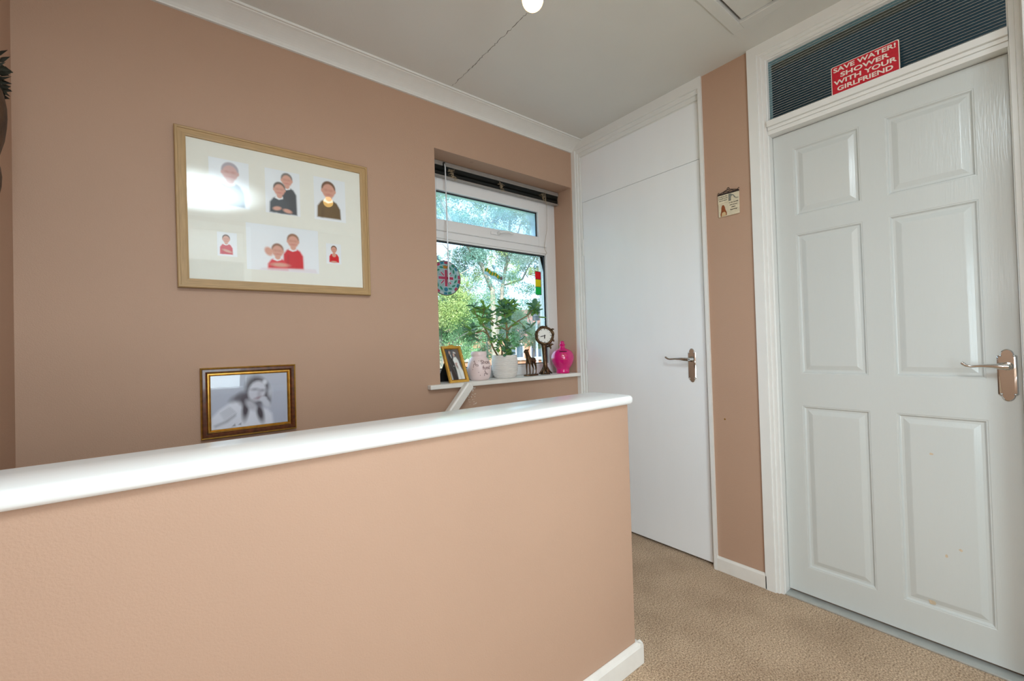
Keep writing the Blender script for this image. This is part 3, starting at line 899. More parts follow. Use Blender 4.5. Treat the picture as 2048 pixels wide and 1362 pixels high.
# venetian blind, drawn up
bl = empty('venetian_blind', (1.545, 2.045, 2.035), 'black venetian blind drawn up tight at the top of the window', 'blind')
hr = MB().box(1.056, 2.030, 2.030, 2.056, 2.096, 2.1195)
hr.build('head_rail', M['alu'], bl, bevel=.002)
for i in range(17):
    z = 2.0455 + i * .0029
    dx = random.uniform(-.003, .003)
    s_ = MB()
    s_.prism([(2.0305 + random.uniform(-.001, .001), z), (2.043, z + .0016), (2.0555, z), (2.0555, z + .0008), (2.043, z + .0024), (2.0305, z + .0008)], 1.060 + dx, 2.026 + dx, axis=0)
    s_.build('slat', M['slat'], bl)
MB().box(1.060, 2.028, 2.0300, 2.056, 2.036, 2.0445).build('bottom_rail', M['alu'], bl, bevel=.002)
random.seed(21)
for xc in (1.212, 1.552, 1.885):
    cb = MB()
    for s_ in range(4):
        pts = []
        x_, z_ = xc + random.uniform(-.012, .012), 2.082
        for k in range(16):
            pts.append((x_ + random.uniform(-.022, .022), 2.026 + random.uniform(-.006, .003), z_ + random.uniform(-.012, .012)))
            z_ -= .0032
            x_ += .0012
        # smooth the tangle
        P_ = [Vector(p) for p in pts]
        q = []
        for i in range(len(P_) - 1):
            for t in (0, .34, .67):
                q.append(P_[i].lerp(P_[i + 1], t))
        for _ in range(2):
            q = [q[0]] + [(q[i - 1] + q[i] * 2 + q[i + 1]) / 4 for i in range(1, len(q) - 1)] + [q[-1]]
        cb.tube(q, .00065, 5)
    cb.build('knotted_cord', M['cord'], bl)
MB().tube([(1.166, 2.024, 2.112), (1.166, 2.020, 2.100), (1.1665, 2.016, 2.085), (1.168, 2.014, 1.80), (1.170, 2.014, 1.46)], [.002, .002, .0036, .0036, .0036], 6).build('tilt_wand', M['wand'], bl, smooth='auto')
MB().box(1.160, 1.170, 2.020, 2.031, 2.088, 2.112).build('wand_hook', M['black'], bl)
MB().tube([(1.906, 2.030, 2.108), (1.907, 2.022, 2.08), (1.912, 2.020, 1.99), (1.912, 2.024, 1.86), (1.910, 2.050, 1.755), (1.930, 2.066, 1.735), (1.945, 2.066, 1.715), (1.93, 2.066, 1.700)], .0011, 5).build('pull_cord', M['cord'], bl)

# ------------------------------------------------------------------ hanging window decorations
def tint_mat(nm, rgb, fac=.5):
    """coloured glass or film: partly lit from the front, partly glowing with daylight from behind"""
    m = mat(nm, rgb, rough=.25, var=.05)
    nt = m.node_tree
    p = nt.nodes['Principled BSDF']
    tl_ = nt.nodes.new('ShaderNodeBsdfTranslucent')
    mx = nt.nodes.new('ShaderNodeMixShader')
    mx.inputs['Fac'].default_value = fac
    nt.links.new(p.inputs['Base Color'].links[0].from_socket, tl_.inputs['Color'])
    nt.links.new(p.outputs['BSDF'], mx.inputs[1])
    nt.links.new(tl_.outputs['BSDF'], mx.inputs[2])
    nt.links.new(mx.outputs['Shader'], nt.nodes['Material Output'].inputs['Surface'])
    return m

def suction_cup(x, z, parent, r=.013):
    MB().lathe([(r, 0), (r * .9, .002), (r * .5, .004), (r * .28, .006), (r * .28, .010), (.001, .0105)], n=20).move(Matrix.Translation((x, RY + .0295, z)) @ Matrix.Rotation(math.pi / 2, 4, 'X')).build('suction_cup', M['cup'], parent, smooth=True)
M['cup'] = glass_mat('clear_sucker', tint=(0.86, 0.93, 0.98), ior=1.15, rough=.1, haze=.35)
M['tin_red'] = tint_mat('red_stained_glass', (240, 24, 44))
M['tin_yellow'] = tint_mat('yellow_stained_glass', (240, 222, 30))
M['tin_green'] = tint_mat('green_stained_glass', (24, 206, 104))

tl = empty('traffic_light_suncatcher', (1.873, 2.084, 1.437), 'red yellow and green glass squares hung in a strip on the window pane', 'suncatcher')
for z, k_ in ((1.540, 'tin_red'), (1.490, 'tin_yellow'), (1.4395, 'tin_green')):
    MB().box(1.852, 1.896, 2.080, 2.085, z, z + .048).build('glass_square', M[k_], tl, bevel=.001)
fr = MB()
for z in (1.4375, 1.4885, 1.5385, 1.5885):
    fr.box(1.8505, 1.8975, 2.0795, 2.0855, z, z + .0018)
fr.box(1.8965, 1.899, 2.0795, 2.0855, 1.4375, 1.588)
fr.tube([(1.873, 2.083, 1.589), (1.873, 2.086, 1.618)], .0008, 5)
fr.build('leading', M['gasket'], tl)
suction_cup(1.873, 1.622, tl)

ct = empty('caterpillar_suncatcher', (1.525, 2.084, 1.50), 'clear strip with a green and yellow striped caterpillar stuck on the window pane', 'suncatcher')
CM = Matrix.Translation((1.521, 0, 1.5375)) @ Matrix.Rotation(math.radians(20), 4, 'Y')
M['strip_blue'] = tint_mat('pale_blue_film', (206, 230, 238), fac=.6)
M['cat_green'] = mat('caterpillar_green', (72, 150, 60), rough=.4, var=.1)
M['cat_yellow'] = mat('caterpillar_yellow', (206, 178, 40), rough=.4, var=.1)
M['cat_head'] = mat('caterpillar_head', (112, 92, 84), rough=.5, var=.2)
MB().box(-.070, .070, 2.0845, 2.0855, -.020, .020).move(CM).build('film', M['strip_blue'], ct)
for i in range(11):
    s_ = MB()
    bz = .006 + .004 * math.sin(i * 1.1)
    s_.prism([(-.066 + i * .0105 + .0064 * math.cos(a * math.pi / 5), bz + .0125 * math.sin(a * math.pi / 5)) for a in range(10)], 2.0825, 2.0845)
    s_.move(CM).build('segment', M['cat_green' if i % 2 == 0 else 'cat_yellow'], ct)
hd = MB().prism([(.055 + .010 * math.cos(a * math.pi / 6), .004 + .010 * math.sin(a * math.pi / 6)) for a in range(12)], 2.082, 2.0845)
hd.box(.050, .052, 2.0825, 2.0845, .012, .020); hd.box(.059, .061, 2.0825, 2.0845, .012, .020)
hd.move(CM).build('head', M['cat_head'], ct)
suction_cup(1.540, 1.592, ct)

rd = empty('roundel_suncatcher', (1.176, 2.06, 1.395), 'round stained glass hanging with a flag centre and brown rim', 'suncatcher')
RC = (1.176, 1.4905)
def disc(r, n=40, c=RC):
    return [(c[0] + r * math.cos(2 * math.pi * i / n), c[1] + r * math.sin(2 * math.pi * i / n)) for i in range(n)]
M['rg_pale'] = tint_mat('pale_aqua_glass', (176, 206, 206))
M['rg_green'] = tint_mat('sea_green_glass', (70, 160, 130))
M['rg_pink'] = tint_mat('rose_glass', (214, 86, 120))
M['rg_light'] = tint_mat('white_glass', (226, 228, 232))
M['rg_blue'] = tint_mat('turquoise_glass', (70, 150, 178))
M['rg_amber'] = tint_mat('amber_glass', (226, 150, 60))
M['rim'] = mat('brown_rim', (84, 50, 40), rough=.5)
MB().prism(disc(.092), 2.058, 2.061).build('disc', M['rg_pale'], rd)
MB().tube([(RC[0] + .0935 * math.cos(a * math.pi / 24), 2.0595, RC[1] + .0935 * math.sin(a * math.pi / 24)) for a in range(49)], .0024, 6).build('rim', M['rim'], rd)
for i in range(22):                            # coloured border tiles
    a0, a1 = 2 * math.pi * i / 22, 2 * math.pi * (i + .8) / 22
    P_ = [(RC[0] + r_ * math.cos(a), RC[1] + r_ * math.sin(a)) for r_, a in ((.078, a0), (.090, a0), (.090, (a0 + a1) / 2), (.090, a1), (.078, a1), (.078, (a0 + a1) / 2))]
    MB().prism(P_, 2.0572, 2.0588).build('border_tile', M[('rg_pink', 'rg_light', 'rg_blue', 'rg_green', 'rg_light', 'rg_pink', 'rg_blue')[i % 7]], rd)
for i in range(14):                            # leaf wreath
    a = 2 * math.pi * i / 14 + .2
    cx, cz = RC[0] + .063 * math.cos(a), RC[1] + .063 * math.sin(a)
    P_ = [(cx + .012 * math.cos(t) * math.cos(a + 1.1) - .005 * math.sin(t) * math.sin(a + 1.1), cz + .012 * math.cos(t) * math.sin(a + 1.1) + .005 * math.sin(t) * math.cos(a + 1.1)) for t in [k * math.pi / 5 for k in range(10)]]
    MB().prism(P_, 2.0572, 2.0588).build('wreath_leaf', M['rg_green'], rd)
MB().prism(disc(.049, 32), 2.0565, 2.0588).build('flag_ring', M['rg_light'], rd)
MB().prism(disc(.046, 32), 2.0560, 2.0588).build('flag_field', M['rg_pale'], rd)
def plus(a, L):
    return [(RC[0] + x_, RC[1] + z_) for x_, z_ in ((-a, -L), (a, -L), (a, -a), (L, -a), (L, a), (a, a), (a, L), (-a, L), (-a, a), (-L, a), (-L, -a), (-a, -a))]
MB().prism(plus(.0115, .045), 2.0552, 2.0558).build('flag_white', M['rg_light'], rd)
MB().prism(plus(.0070, .045), 2.0544, 2.0550).build('flag_cross', M['rg_pink'], rd)
for an in (45, 135, 225, 315):
    c_, s_ = math.cos(math.radians(an)), math.sin(math.radians(an))
    bar = lambda u0, u1, w2: [(RC[0] + u * c_ - v * s_, RC[1] + u * s_ + v * c_) for u, v in ((u0, -w2), (u1, -w2), (u1, w2), (u0, w2))]
    MB().prism(bar(.0185, .044, .0070), 2.0552, 2.0558).build('flag_saltire', M['rg_light'], rd)
    MB().prism(bar(.0185, .043, .0030), 2.0544, 2.0550).build('flag_saltire_bar', M['rg_pink'], rd)
MB().prism([(RC[0] - .012, RC[1] + .052), (RC[0] + .010, RC[1] + .052), (RC[0] + .014, RC[1] + .070), (RC[0] + .004, RC[1] + .064), (RC[0] - .001, RC[1] + .072), (RC[0] - .006, RC[1] + .064), (RC[0] - .016, RC[1] + .070)], 2.0560, 2.0588).build('crown', M['rg_amber'], rd)
MB().prism(disc(.011, 16, (RC[0], RC[1] - .062)), 2.0560, 2.0588).build('rosette', M['rg_blue'], rd)
hk = MB()
hk.tube([(RC[0] - .010 + .0085 * math.cos(a), 2.0595, RC[1] + .104 + .0085 * math.sin(a)) for a in [math.radians(-60 - 27 * k) for k in range(11)]], .0013, 6)
hk.tube([(RC[0] - .004, 2.0595, RC[1] + .094), (RC[0] - .006, 2.0595, RC[1] + .099)], .0013, 6)
hk.build('hook', M['iron'], rd)
suction_cup(RC[0] - .010, RC[1] + .118, rd, r=.016)

# ------------------------------------------------------------------ things on the sill
# gilt frame with a wedding photo
gfM = Matrix.Translation((1.112, 1.925, ZS + .001)) @ Matrix.Rotation(math.radians(3), 4, 'Z') @ Matrix.Rotation(math.radians(-22.5), 4, 'X')
gf = empty('wedding_photo_frame', (1.165, 1.95, ZS), 'gilt metal photo frame with a wedding couple leaning on its strut', 'picture frame')
GW, GH = .118, .206
rect_frame('frame_rail', 0, GW, 0, GH, [(0, .012), (0, .002), (.003, -.001), (.010, -.001), (.013, .003)], (M['gold'], M['gold']), gf, gfM)
rect_frame('inner_bead', 0, GW, 0, GH, [(.013, .003), (.0145, .001), (.016, .003), (.0175, .006)], (M['gilt'], M['gilt']), gf, gfM)
MB().prism([(GW * .30, GH - .001), (GW * .38, GH + .004), (GW * .45, GH + .007), (GW * .5, GH + .004), (GW * .55, GH + .007), (GW * .62, GH + .004), (GW * .70, GH - .001)], 0, .010).move(gfM).build('crest', M['gold'], gf, bevel=.001)
for sx_ in (.0015, GW - .0015):
    MB().tube([(sx_ + .0009 * math.cos(i * 1.3), -.001 + .0009 * math.sin(i * 1.3), .004 + i * (GH - .008) / 60) for i in range(61)], .0016, 5).move(gfM).build('rope_edge', M['gilt'], gf)

wed = [
    ('p', (92, 70, 56), .04, [(.66, 1), (.78, .70), (1, .55), (1, 1)], .9),
    ('p', (30, 28, 34), .015, [(.14, 0), (.18, .34), (.08, .55), (.14, .74), (.24, .82), (.36, .82), (.50, .72), (.55, .52), (.50, .30), (.55, 0)]),
    ('e', (46, 36, 34), .012, (.29, .915, .085, .06, 0)), ('e', (206, 168, 150), .012, (.31, .885, .062, .055, 0)),
    ('p', (232, 230, 228), .01, [(.31, .82), (.38, .82), (.40, .70), (.37, .70)]),
    ('p', (236, 234, 228), .015, [(.52, .0), (.53, .30), (.50, .52), (.44, .64), (.54, .74), (.70, .74), (.82, .62), (.86, .44), (1, .24), (1, 0)]),
    ('p', (190, 186, 180), .02, [(.70, .0), (.66, .30), (.69, .42), (.74, .30), (.80, .0)], .6),
    ('e', (58, 42, 38), .015, (.60, .82, .10, .085, 0)), ('e', (208, 172, 156), .012, (.585, .80, .062, .06, 0)), ('e', (235, 234, 232), .012, (.66, .88, .10, .025, -.5), .8),
    ('e', (210, 176, 162), .012, (.62, .52, .09, .035, .3)), ('e', (170, 118, 116), .015, (.63, .44, .06, .08, .3), .9), ('e', (110, 130, 96), .012, (.60, .40, .03, .06, .2), .7),
    ('e', (226, 224, 222), .01, (.40, .44, .035, .016, 0)),
    ('p', (222, 220, 212), .02, [(.0, .0), (.0, .24), (.08, .28), (.13, 0)], .8),
]
paint('photo', .0165, GW - .0165, .0165, GH - .0165, .0068, ((64, 66, 74), (56, 56, 62)), wed, gf, nx=60, nz=100, Mx=gfM)
MB().box(.016, GW - .016, .0055, .0062, .016, GH - .016).move(gfM).build('glass_pane', M['pane'], gf)
MB().box(.004, GW - .004, .0085, .011, .004, GH - .004).move(gfM).build('back_board', M['black'], gf)
MB().add([(1.135, 2.001, 1.06), (1.185, 2.003, 1.06), (1.205, 2.045, ZS + .001), (1.100, 2.043, ZS + .001), (1.135, 2.005, 1.06), (1.185, 2.007, 1.06), (1.205, 2.049, ZS + .001), (1.100, 2.047, ZS + .001)],
         [(0, 1, 2, 3), (4, 5, 6, 7), (0, 1, 5, 4), (1, 2, 6, 5), (2, 3, 7, 6), (3, 0, 4, 7)]).build('strut', M['black'], gf)

def wrap_text(txt, size, c, R, ang, z, ext=.0003, bold=.0, sx=1.0, zscale=None):
    """lettering laid round a pot of radius R(z), centred at ang (direction the outside faces)"""
    t = text_mb(txt, size, ext, sx=sx, bold=bold)
    out = []
    for x, y_, d in t.v:
        zz = z + y_
        r = R(zz) + .0006 + d
        a = ang + x / R(z)
        out.append((c[0] + r * math.cos(a), c[1] + r * math.sin(a), zz))
    t.v = out
    return t

def prof_radius(prof, z0):
    zs_, rs_ = [p[1] + z0 for p in prof], [p[0] for p in prof]
    return lambda z: float(np.interp(z, zs_, rs_))

# pale pink money pot, lettered
SP = (1.330, 1.985, ZS)
shoe = empty('money_pot', SP, 'pale pink ceramic pot lettered Shoe fund with shoe drawings', 'pot')
sp = [(.048, 0), (.053, .004), (.060, .020), (.0655, .045), (.0665, .068), (.063, .092), (.052, .114), (.0425, .126), (.041, .130), (.0435, .133), (.0445, .142), (.043, .153), (.040, .157), (.036, .156), (.0355, .148), (.001, .146)]
MB().lathe(sp, SP, 48).build('pot', M['pot_pink_pale'], shoe, smooth=True)
SR = prof_radius(sp[:8], ZS)
camang = math.atan2(-SP[1], -SP[0])
wrap_text('Shoe', .030, SP, SR, camang + .60, ZS + .098, sx=.95).build('lettering', M['ink'], shoe)
wrap_text('fund', .030, SP, SR, camang + .66, ZS + .068, sx=.95).build('lettering', M['ink'], shoe)
def shoe_doodle(a0, z, s):
    k = MB()
    pts = [(-.5, .5), (-.38, .75), (-.25, .45), (-.05, .15), (.2, .0), (.45, -.02), (.5, -.2), (.2, -.22), (-.05, -.05), (-.3, .2), (-.42, .1), (-.45, -.5)]
    path = []
    for x_, y_ in pts:
        a = camang + a0 + x_ * s / .065
        zz = ZS + z + y_ * s
        r_ = SR(zz) + .0006
        path.append((SP[0] + r_ * math.cos(a), SP[1] + r_ * math.sin(a), zz))
    return k.tube(path, .0011, 5)
shoe_doodle(-.28, .085, .030).build('shoe_drawing', M['ink'], shoe)
shoe_doodle(.62, .036, .024).build('shoe_drawing', M['ink'], shoe)
random.seed(3)
for a0, z in ((-.02, .106), (-.05, .044), (.08, .028), (-.55, .06)):
    a = camang + a0
    r_ = SR(ZS + z) + .0004
    MB().lathe([(.0018, 0), (.0012, .0008), (.0001, .001)], n=8).move(Matrix.Translation((SP[0] + r_ * math.cos(a), SP[1] + r_ * math.sin(a), ZS + z)) @ Matrix.Rotation(a, 4, 'Z') @ Matrix.Rotation(math.pi / 2, 4, 'Y')).build('dot', M['ink'], shoe)

# hot pink money pot
PP = (1.952, 1.957, ZS)
pink = empty('pink_money_pot', PP, 'hot pink glazed money pot with a knob top and coin slot', 'pot')
pk = [(.040, 0), (.0425, .004), (.0425, .016), (.040, .022), (.046, .034), (.060, .056), (.0705, .082), (.0725, .100), (.069, .120), (.058, .138), (.042, .149), (.026, .155), (.0185, .160), (.0155, .168), (.0165, .175), (.0205, .178), (.0205, .182), (.016, .184), (.0135, .188), (.0145, .194), (.0125, .200), (.006, .204), (.001, .205)]
MB().lathe(pk, PP, 48).build('pot', M['pot_pink'], pink, smooth=True)
PR = prof_radius(pk[:12], ZS)
pca = math.atan2(-PP[1], -PP[0])
sl = MB()
vs_ = []
for k in range(9):
    a = pca + .10 + (k - 4) * .10
    zz = ZS + .1385
    for z_ in (zz - .0022, zz + .0022):
        r_ = PR(z_) + .0016
        vs_.append((PP[0] + r_ * math.cos(a), PP[1] + r_ * math.sin(a), z_))
sl.add(vs_, [(2 * i, 2 * i + 2, 2 * i + 3, 2 * i + 1) for i in range(8)])
sl.build('coin_slot', M['dark'], pink)
gi = MB()
for (a0, z0_, a1, z1_) in ((-.02, .132, -.10, .105), (-.02, .132, .04, .108), (.14, .128, .13, .104), (.24, .126, .24, .106), (.30, .124, .36, .108), (-.2, .090, .40, .090)):
    path = []
    for i in range(7):
        t = i / 6
        a = pca + a0 + (a1 - a0) * t
        zz = ZS + z0_ + (z1_ - z0_) * t
        r_ = PR(zz) + .0003
        path.append((PP[0] + r_ * math.cos(a), PP[1] + r_ * math.sin(a), zz))
    gi.tube(path, .0007, 4)
gi.build('gold_mark', M['gold_ink'], pink)
random.seed(12)
gd = MB()
for i in range(26):
    a, zz = pca + random.uniform(-.25, .8), ZS + random.uniform(.05, .10)
    r_ = PR(zz) + .0002
    gd.lathe([(.0007, 0), (.0001, .0005)], n=5).v
    c_ = (PP[0] + r_ * math.cos(a), PP[1] + r_ * math.sin(a), zz)
    gd.v[-10:] = [(c_[0] + p[0], c_[1] + p[1], c_[2] + p[2]) for p in gd.v[-10:]]
gd.build('gold_flecks', M['gold_ink'], pink)

# jade plant in a ridged white pot
JP = (1.512, 1.990, ZS)
jade = empty('jade_plant', JP, 'jade plant with fleshy green leaves in a ridged white pot', 'plant')
base = [(.056, 0), (.061, .003), (.0695, .018), (.0755, .045), (.0770, .075), (.0752, .105), (.0715, .130)]
zz_, rr_ = [p[1] for p in base], [p[0] for p in base]
pp = [(.001, 0), (.056, 0)]
for i in range(90):
    z = .003 + i * (.127 - .003) / 89
    pp.append((float(np.interp(z, zz_, rr_)) + .0011 * math.sin(z / .0075 * 2 * math.pi), z))
pp += [(.0725, .130), (.068, .130), (.066, .115), (.001, .114)]
MB().lathe(pp, JP, 48, cap=False).build('pot', M['pot_white'], jade, smooth=True)
MB().lathe([(.0665, 0), (.05, .004), (.02, .006), (.001, .007)], (JP[0], JP[1], ZS + .112), 32).build('soil', M['soil'], jade, smooth=True)
JY = 1.99
def st(pts, rad, dy):
    P_ = [(x_, JY + d_, z_) for (x_, z_), d_ in zip(pts, dy)]
    MB().tube(P_, [r_ * .78 for r_ in rad], 8).build('stem', M['stem'], jade, smooth=True)
st([(1.524, 1.045), (1.534, 1.129), (1.537, 1.206), (1.529, 1.252), (1.524, 1.302), (1.52, 1.345)], [.010, .0095, .0085, .007, .0055, .004], [0, 0, 0, 0, .005, .005])
st([(1.537, 1.200), (1.555, 1.222), (1.606, 1.257), (1.674, 1.29), (1.718, 1.335)], [.008, .007, .005, .0045, .003], [0, -.01, -.02, -.03, -.035])
st([(1.530, 1.205), (1.482, 1.227), (1.45, 1.251), (1.428, 1.281), (1.401, 1.300)], [.005, .004, .0034, .003, .002], [0, .01, .02, .03, .035])
st([(1.470, 1.045), (1.430, 1.10), (1.404, 1.150), (1.397, 1.168), (1.354, 1.235), (1.342, 1.265)], [.006, .007, .007, .007, .006, .005], [0, -.005, -.01, -.01, -.02, -.02])
st([(1.397, 1.172), (1.353, 1.198), (1.308, 1.187), (1.278, 1.195)], [.005, .0045, .004, .003], [-.01, -.02, -.025, -.03])
st([(1.342, 1.262), (1.365, 1.298), (1.366, 1.332)], [.004, .0035, .002], [-.02, -.015, -.015])
st([(1.342, 1.262), (1.303, 1.282), (1.293, 1.322)], [.004, .003, .002], [-.02, -.03, -.03])
st([(1.472, 1.045), (1.473, 1.099), (1.451, 1.135)], [.009, .006, .003], [-.03, -.03, -.03])
st([(1.500, 1.045), (1.497, 1.09), (1.493, 1.14)], [.004, .004, .002], [-.035, -.04, -.045])
st([(1.674, 1.29), (1.690, 1.25), (1.695, 1.215)], [.003, .0022, .0015], [-.03, -.03, -.035])
st([(1.606, 1.257), (1.640, 1.235), (1.664, 1.185)], [.0025, .002, .0015], [-.02, -.02, -.02])
# one leaf, shared by all
lv, lf_ = [], []
nl, nw = 9, 5
for s_ in (1, -1):
    for i in range(nl):
        t = i / (nl - 1)
        hw = .27 * math.sin(math.pi * t ** 1.25) ** .62 + .03 * (1 - t) if 0 < t < 1 else .03
        for k in range(nw):
            u = (k / (nw - 1) * 2 - 1)
            th = .07 * (1 - u * u) * math.sin(math.pi * (.1 + .85 * t))
            lv.append((t, u * hw, s_ * th + .10 * u * u - .10 * t * t + .02))
for s_ in range(2):
    for i in range(nl - 1):
        for k in range(nw - 1):
            a = s_ * nl * nw + i * nw + k
            lf_.append((a, a + 1, a + nw + 1, a + nw))
leaf_protos = []
for mt in (M['leaf'], M['leaf_b']):
    o = MB().add(lv, lf_).build('leaf', mt, jade, smooth=True)
    leaf_protos.append(o)
random.seed(33)
leaf_mats = []
def rosette(x_, z_, dy, n, L, axis=(0, 0, 1), spread=1.0, pairs=3):
    ax = Vector(axis).normalized()
    a_ = ax.cross(Vector((0.3, 0.8, 0.1))).normalized()
    b_ = ax.cross(a_)
    for i in range(int(n * 1.55)):
        ph = i * 2.4 + random.uniform(-.3, .3)
        el = random.uniform(-.55, 1.15) * spread
        d = (a_ * math.cos(ph) + b_ * math.sin(ph)) * math.cos(el) + ax * math.sin(el)
        d.normalize()
        nrm = (ax - d * ax.dot(d))
        nrm = nrm.normalized() if nrm.length > 1e-3 else a_
        sd = nrm.cross(d)
        s_ = max(L, .033) * random.uniform(.8, 1.25)
        org = Vector((x_, JY + dy, z_)) + ax * random.uniform(-.045, .012) + d * .003
        leaf_mats.append((Matrix(((d.x * s_, sd.x * s_, nrm.x * s_, org.x), (d.y * s_, sd.y * s_, nrm.y * s_, org.y), (d.z * s_, sd.z * s_, nrm.z * s_, org.z), (0, 0, 0, 1))), random.random() < .42))
for a in ((1.52, 1.349, .005, 15, .052), (1.556, 1.352, -.01, 12, .044), (1.586, 1.352, -.01, 8, .036), (1.484, 1.345, 0, 7, .040), (1.524, 1.306, 0, 9, .052), (1.723, 1.338, -.035, 13, .046), (1.752, 1.322, -.035, 4, .040),
          (1.366, 1.330, -.015, 9, .040), (1.386, 1.312, -.015, 4, .036), (1.293, 1.320, -.03, 9, .040), (1.340, 1.266, -.02, 8, .042), (1.386, 1.250, -.015, 3, .038), (1.270, 1.200, -.03, 10, .042), (1.297, 1.182, -.03, 5, .036),
          (1.420, 1.284, .03, 8, .040), (1.452, 1.250, .02, 3, .038), (1.498, 1.250, 0, 4, .040), (1.562, 1.262, 0, 4, .048), (1.545, 1.180, -.01, 4, .030), (1.545, 1.128, -.01, 4, .028),
          (1.429, 1.168, -.01, 6, .028), (1.455, 1.166, -.03, 6, .028), (1.446, 1.130, -.03, 8, .030), (1.493, 1.135, -.045, 8, .028), (1.484, 1.100, -.04, 8, .028), (1.535, 1.090, -.02, 7, .028), (1.690, 1.250, -.03, 2, .050), (1.660, 1.200, -.02, 2, .040), (1.425, 1.19, 0, 3, .028), (1.515, 1.075, -.04, 6, .026)):
    rosette(*a)
for i, (mx_, dk) in enumerate(leaf_mats):
    p_ = leaf_protos[1 if dk else 0]
    o = p_ if (i == leaf_mats.index((mx_, dk)) and not p_.get('_used')) else p_.copy()
    if o is p_:
        p_['_used'] = 1
    else:
        COL.objects.link(o)
        o.parent = jade
        o.matrix_parent_inverse = jade.matrix_basis.inverted()
    o.matrix_basis = mx_
for o in bpy.data.objects:
    if '_used' in o:
        del o['_used']

# bronze greyhound
dog = empty('dog_figurine', (1.69, 1.965, ZS), 'bronze figurine of a slender standing dog on a low base', 'figurine')
db = MB()
db.lathe([(1, 0), (1.02, .10), (.97, .28), (.93, .30)], n=24)
db.v = [(p[0] * .026 + (p[1] * .006), p[1] * .050 + p[0] * .0, p[2] * .03) for p in db.v]
db.v = [(p[0] * 1.15, p[1] * 1.1, p[2]) for p in db.v]
db.move(Matrix.Translation((1.690, 1.965, ZS)) @ Matrix.Rotation(math.radians(-76), 4, 'Z')).build('base', M['bronze'], dog, smooth='auto')
def skinned(name, verts, edges, radii, parent, m, sub=2):
    me = bpy.data.meshes.new(name)
    me.from_pydata(verts, edges, [])
    o = bpy.data.objects.new(name, me)
    COL.objects.link(o)
    me.materials.append(m)
    md = o.modifiers.new('skin', 'SKIN')
    md.use_smooth_shade = True
    for i, v in enumerate(me.skin_vertices[0].data):
        v.radius = (radii[i], radii[i])
        v.use_root = (i == 0)
    s_ = o.modifiers.new('sub', 'SUBSURF')
    s_.levels = sub
    s_.render_levels = sub
    o.parent = parent
    o.matrix_parent_inverse = parent.matrix_basis.inverted()
    return o
# dog axes: fwd = out of the window recess towards the landing and a little left; lat = to its right
fw = Vector((-.97, -.243, 0)); lt_ = Vector((-.243, .97, 0))
def D(a, l, z):
    p = Vector((1.690, 1.965, ZS + .010)) + fw * a + lt_ * l
    return (p.x, p.y, p.z + z)
dv = [D(-.020, 0, .088), D(.004, 0, .086), D(.024, 0, .092), D(.034, 0, .112), D(.040, 0, .134), D(.050, 0, .140), D(.066, 0, .130),   # 0-6 spine, neck, head, muzzle
      D(-.036, 0, .084),                                                                                                          # 7 rump
      D(.026, .012, .070), D(.026, .013, .040), D(.024, .013, .004), D(.030, .013, .000),                                         # 8-11 fore leg
      D(.026, -.012, .070), D(.030, -.013, .040), D(.028, -.013, .004), D(.034, -.013, .000),                                     # 12-15
      D(-.030, .013, .062), D(-.044, .013, .034), D(-.040, .013, .004), D(-.034, .013, .000),                                     # 16-19 hind leg
      D(-.026, -.013, .062), D(-.038, -.013, .034), D(-.034, -.013, .004), D(-.028, -.013, .000),                                 # 20-23
      D(-.046, 0, .066), D(-.048, 0, .036), D(-.042, 0, .022),                                                                    # 24-26 tail
      D(.033, .012, .150), D(.033, -.012, .150)]                                                                                  # ears
de = [(0, 1), (1, 2), (2, 3), (3, 4), (4, 5), (5, 6), (0, 7), (2, 8), (8, 9), (9, 10), (10, 11), (2, 12), (12, 13), (13, 14), (14, 15), (7, 16), (16, 17), (17, 18), (18, 19), (7, 20), (20, 21), (21, 22), (22, 23), (7, 24), (24, 25), (25, 26), (4, 27), (4, 28)]
dr = [.0145, .0165, .0190, .0120, .0115, .0105, .0060, .0145, .0075, .0045, .0036, .0040, .0075, .0045, .0036, .0040, .0085, .0042, .0036, .0040, .0085, .0042, .0036, .0040, .0030, .0024, .0018, .0034, .0034]
skinned('body', dv, de, dr, dog, M['bronze'])

# bronze tree-trunk clock
CK = (1.815, 1.975, ZS)
ck = empty('mantel_clock', CK, 'bronze clock shaped like a tree trunk with a round white dial', 'clock')
face_dir = Vector((-.50, -.86, 0)).normalized()
rgt = Vector((-face_dir.y, face_dir.x, 0)) * 1.0
if rgt.x < 0: rgt = -rgt
def K(r, f_, z):
    p = Vector(CK) + rgt * r + face_dir * f_
    return (p.x, p.y, p.z + z)
tr = MB()
tr.tube([K(0, 0, .030), K(.001, 0, .06), K(-.001, 0, .10), K(-.003, 0, .135), K(-.004, 0, .165), K(-.006, 0, .190)], [.017, .0145, .0135, .0135, .015, .022], 12)
tr.build('trunk', M['bronze'], ck, smooth=True)
rts = MB()
for a, L_ in ((-.15, .044), (.9, .030), (2.2, .034), (3.0, .040), (3.9, .032), (5.2, .036)):
    rts.tube([K(.004 * math.cos(a), .004 * math.sin(a), .050), K(.55 * L_ * math.cos(a), .55 * L_ * math.sin(a), .022), K(L_ * math.cos(a), L_ * math.sin(a), .0045)], [.010, .0075, .0045], 8)
rts.tube([K(-.030, 0, .003), K(0, .004, .003), K(.03, 0, .003)], [.006, .007, .006], 8)
rts.build('roots', M['bronze'], ck, smooth=True)
DC = .240                                         # dial height
FT = .012                                         # dial stands proud of the trunk
rim = MB()
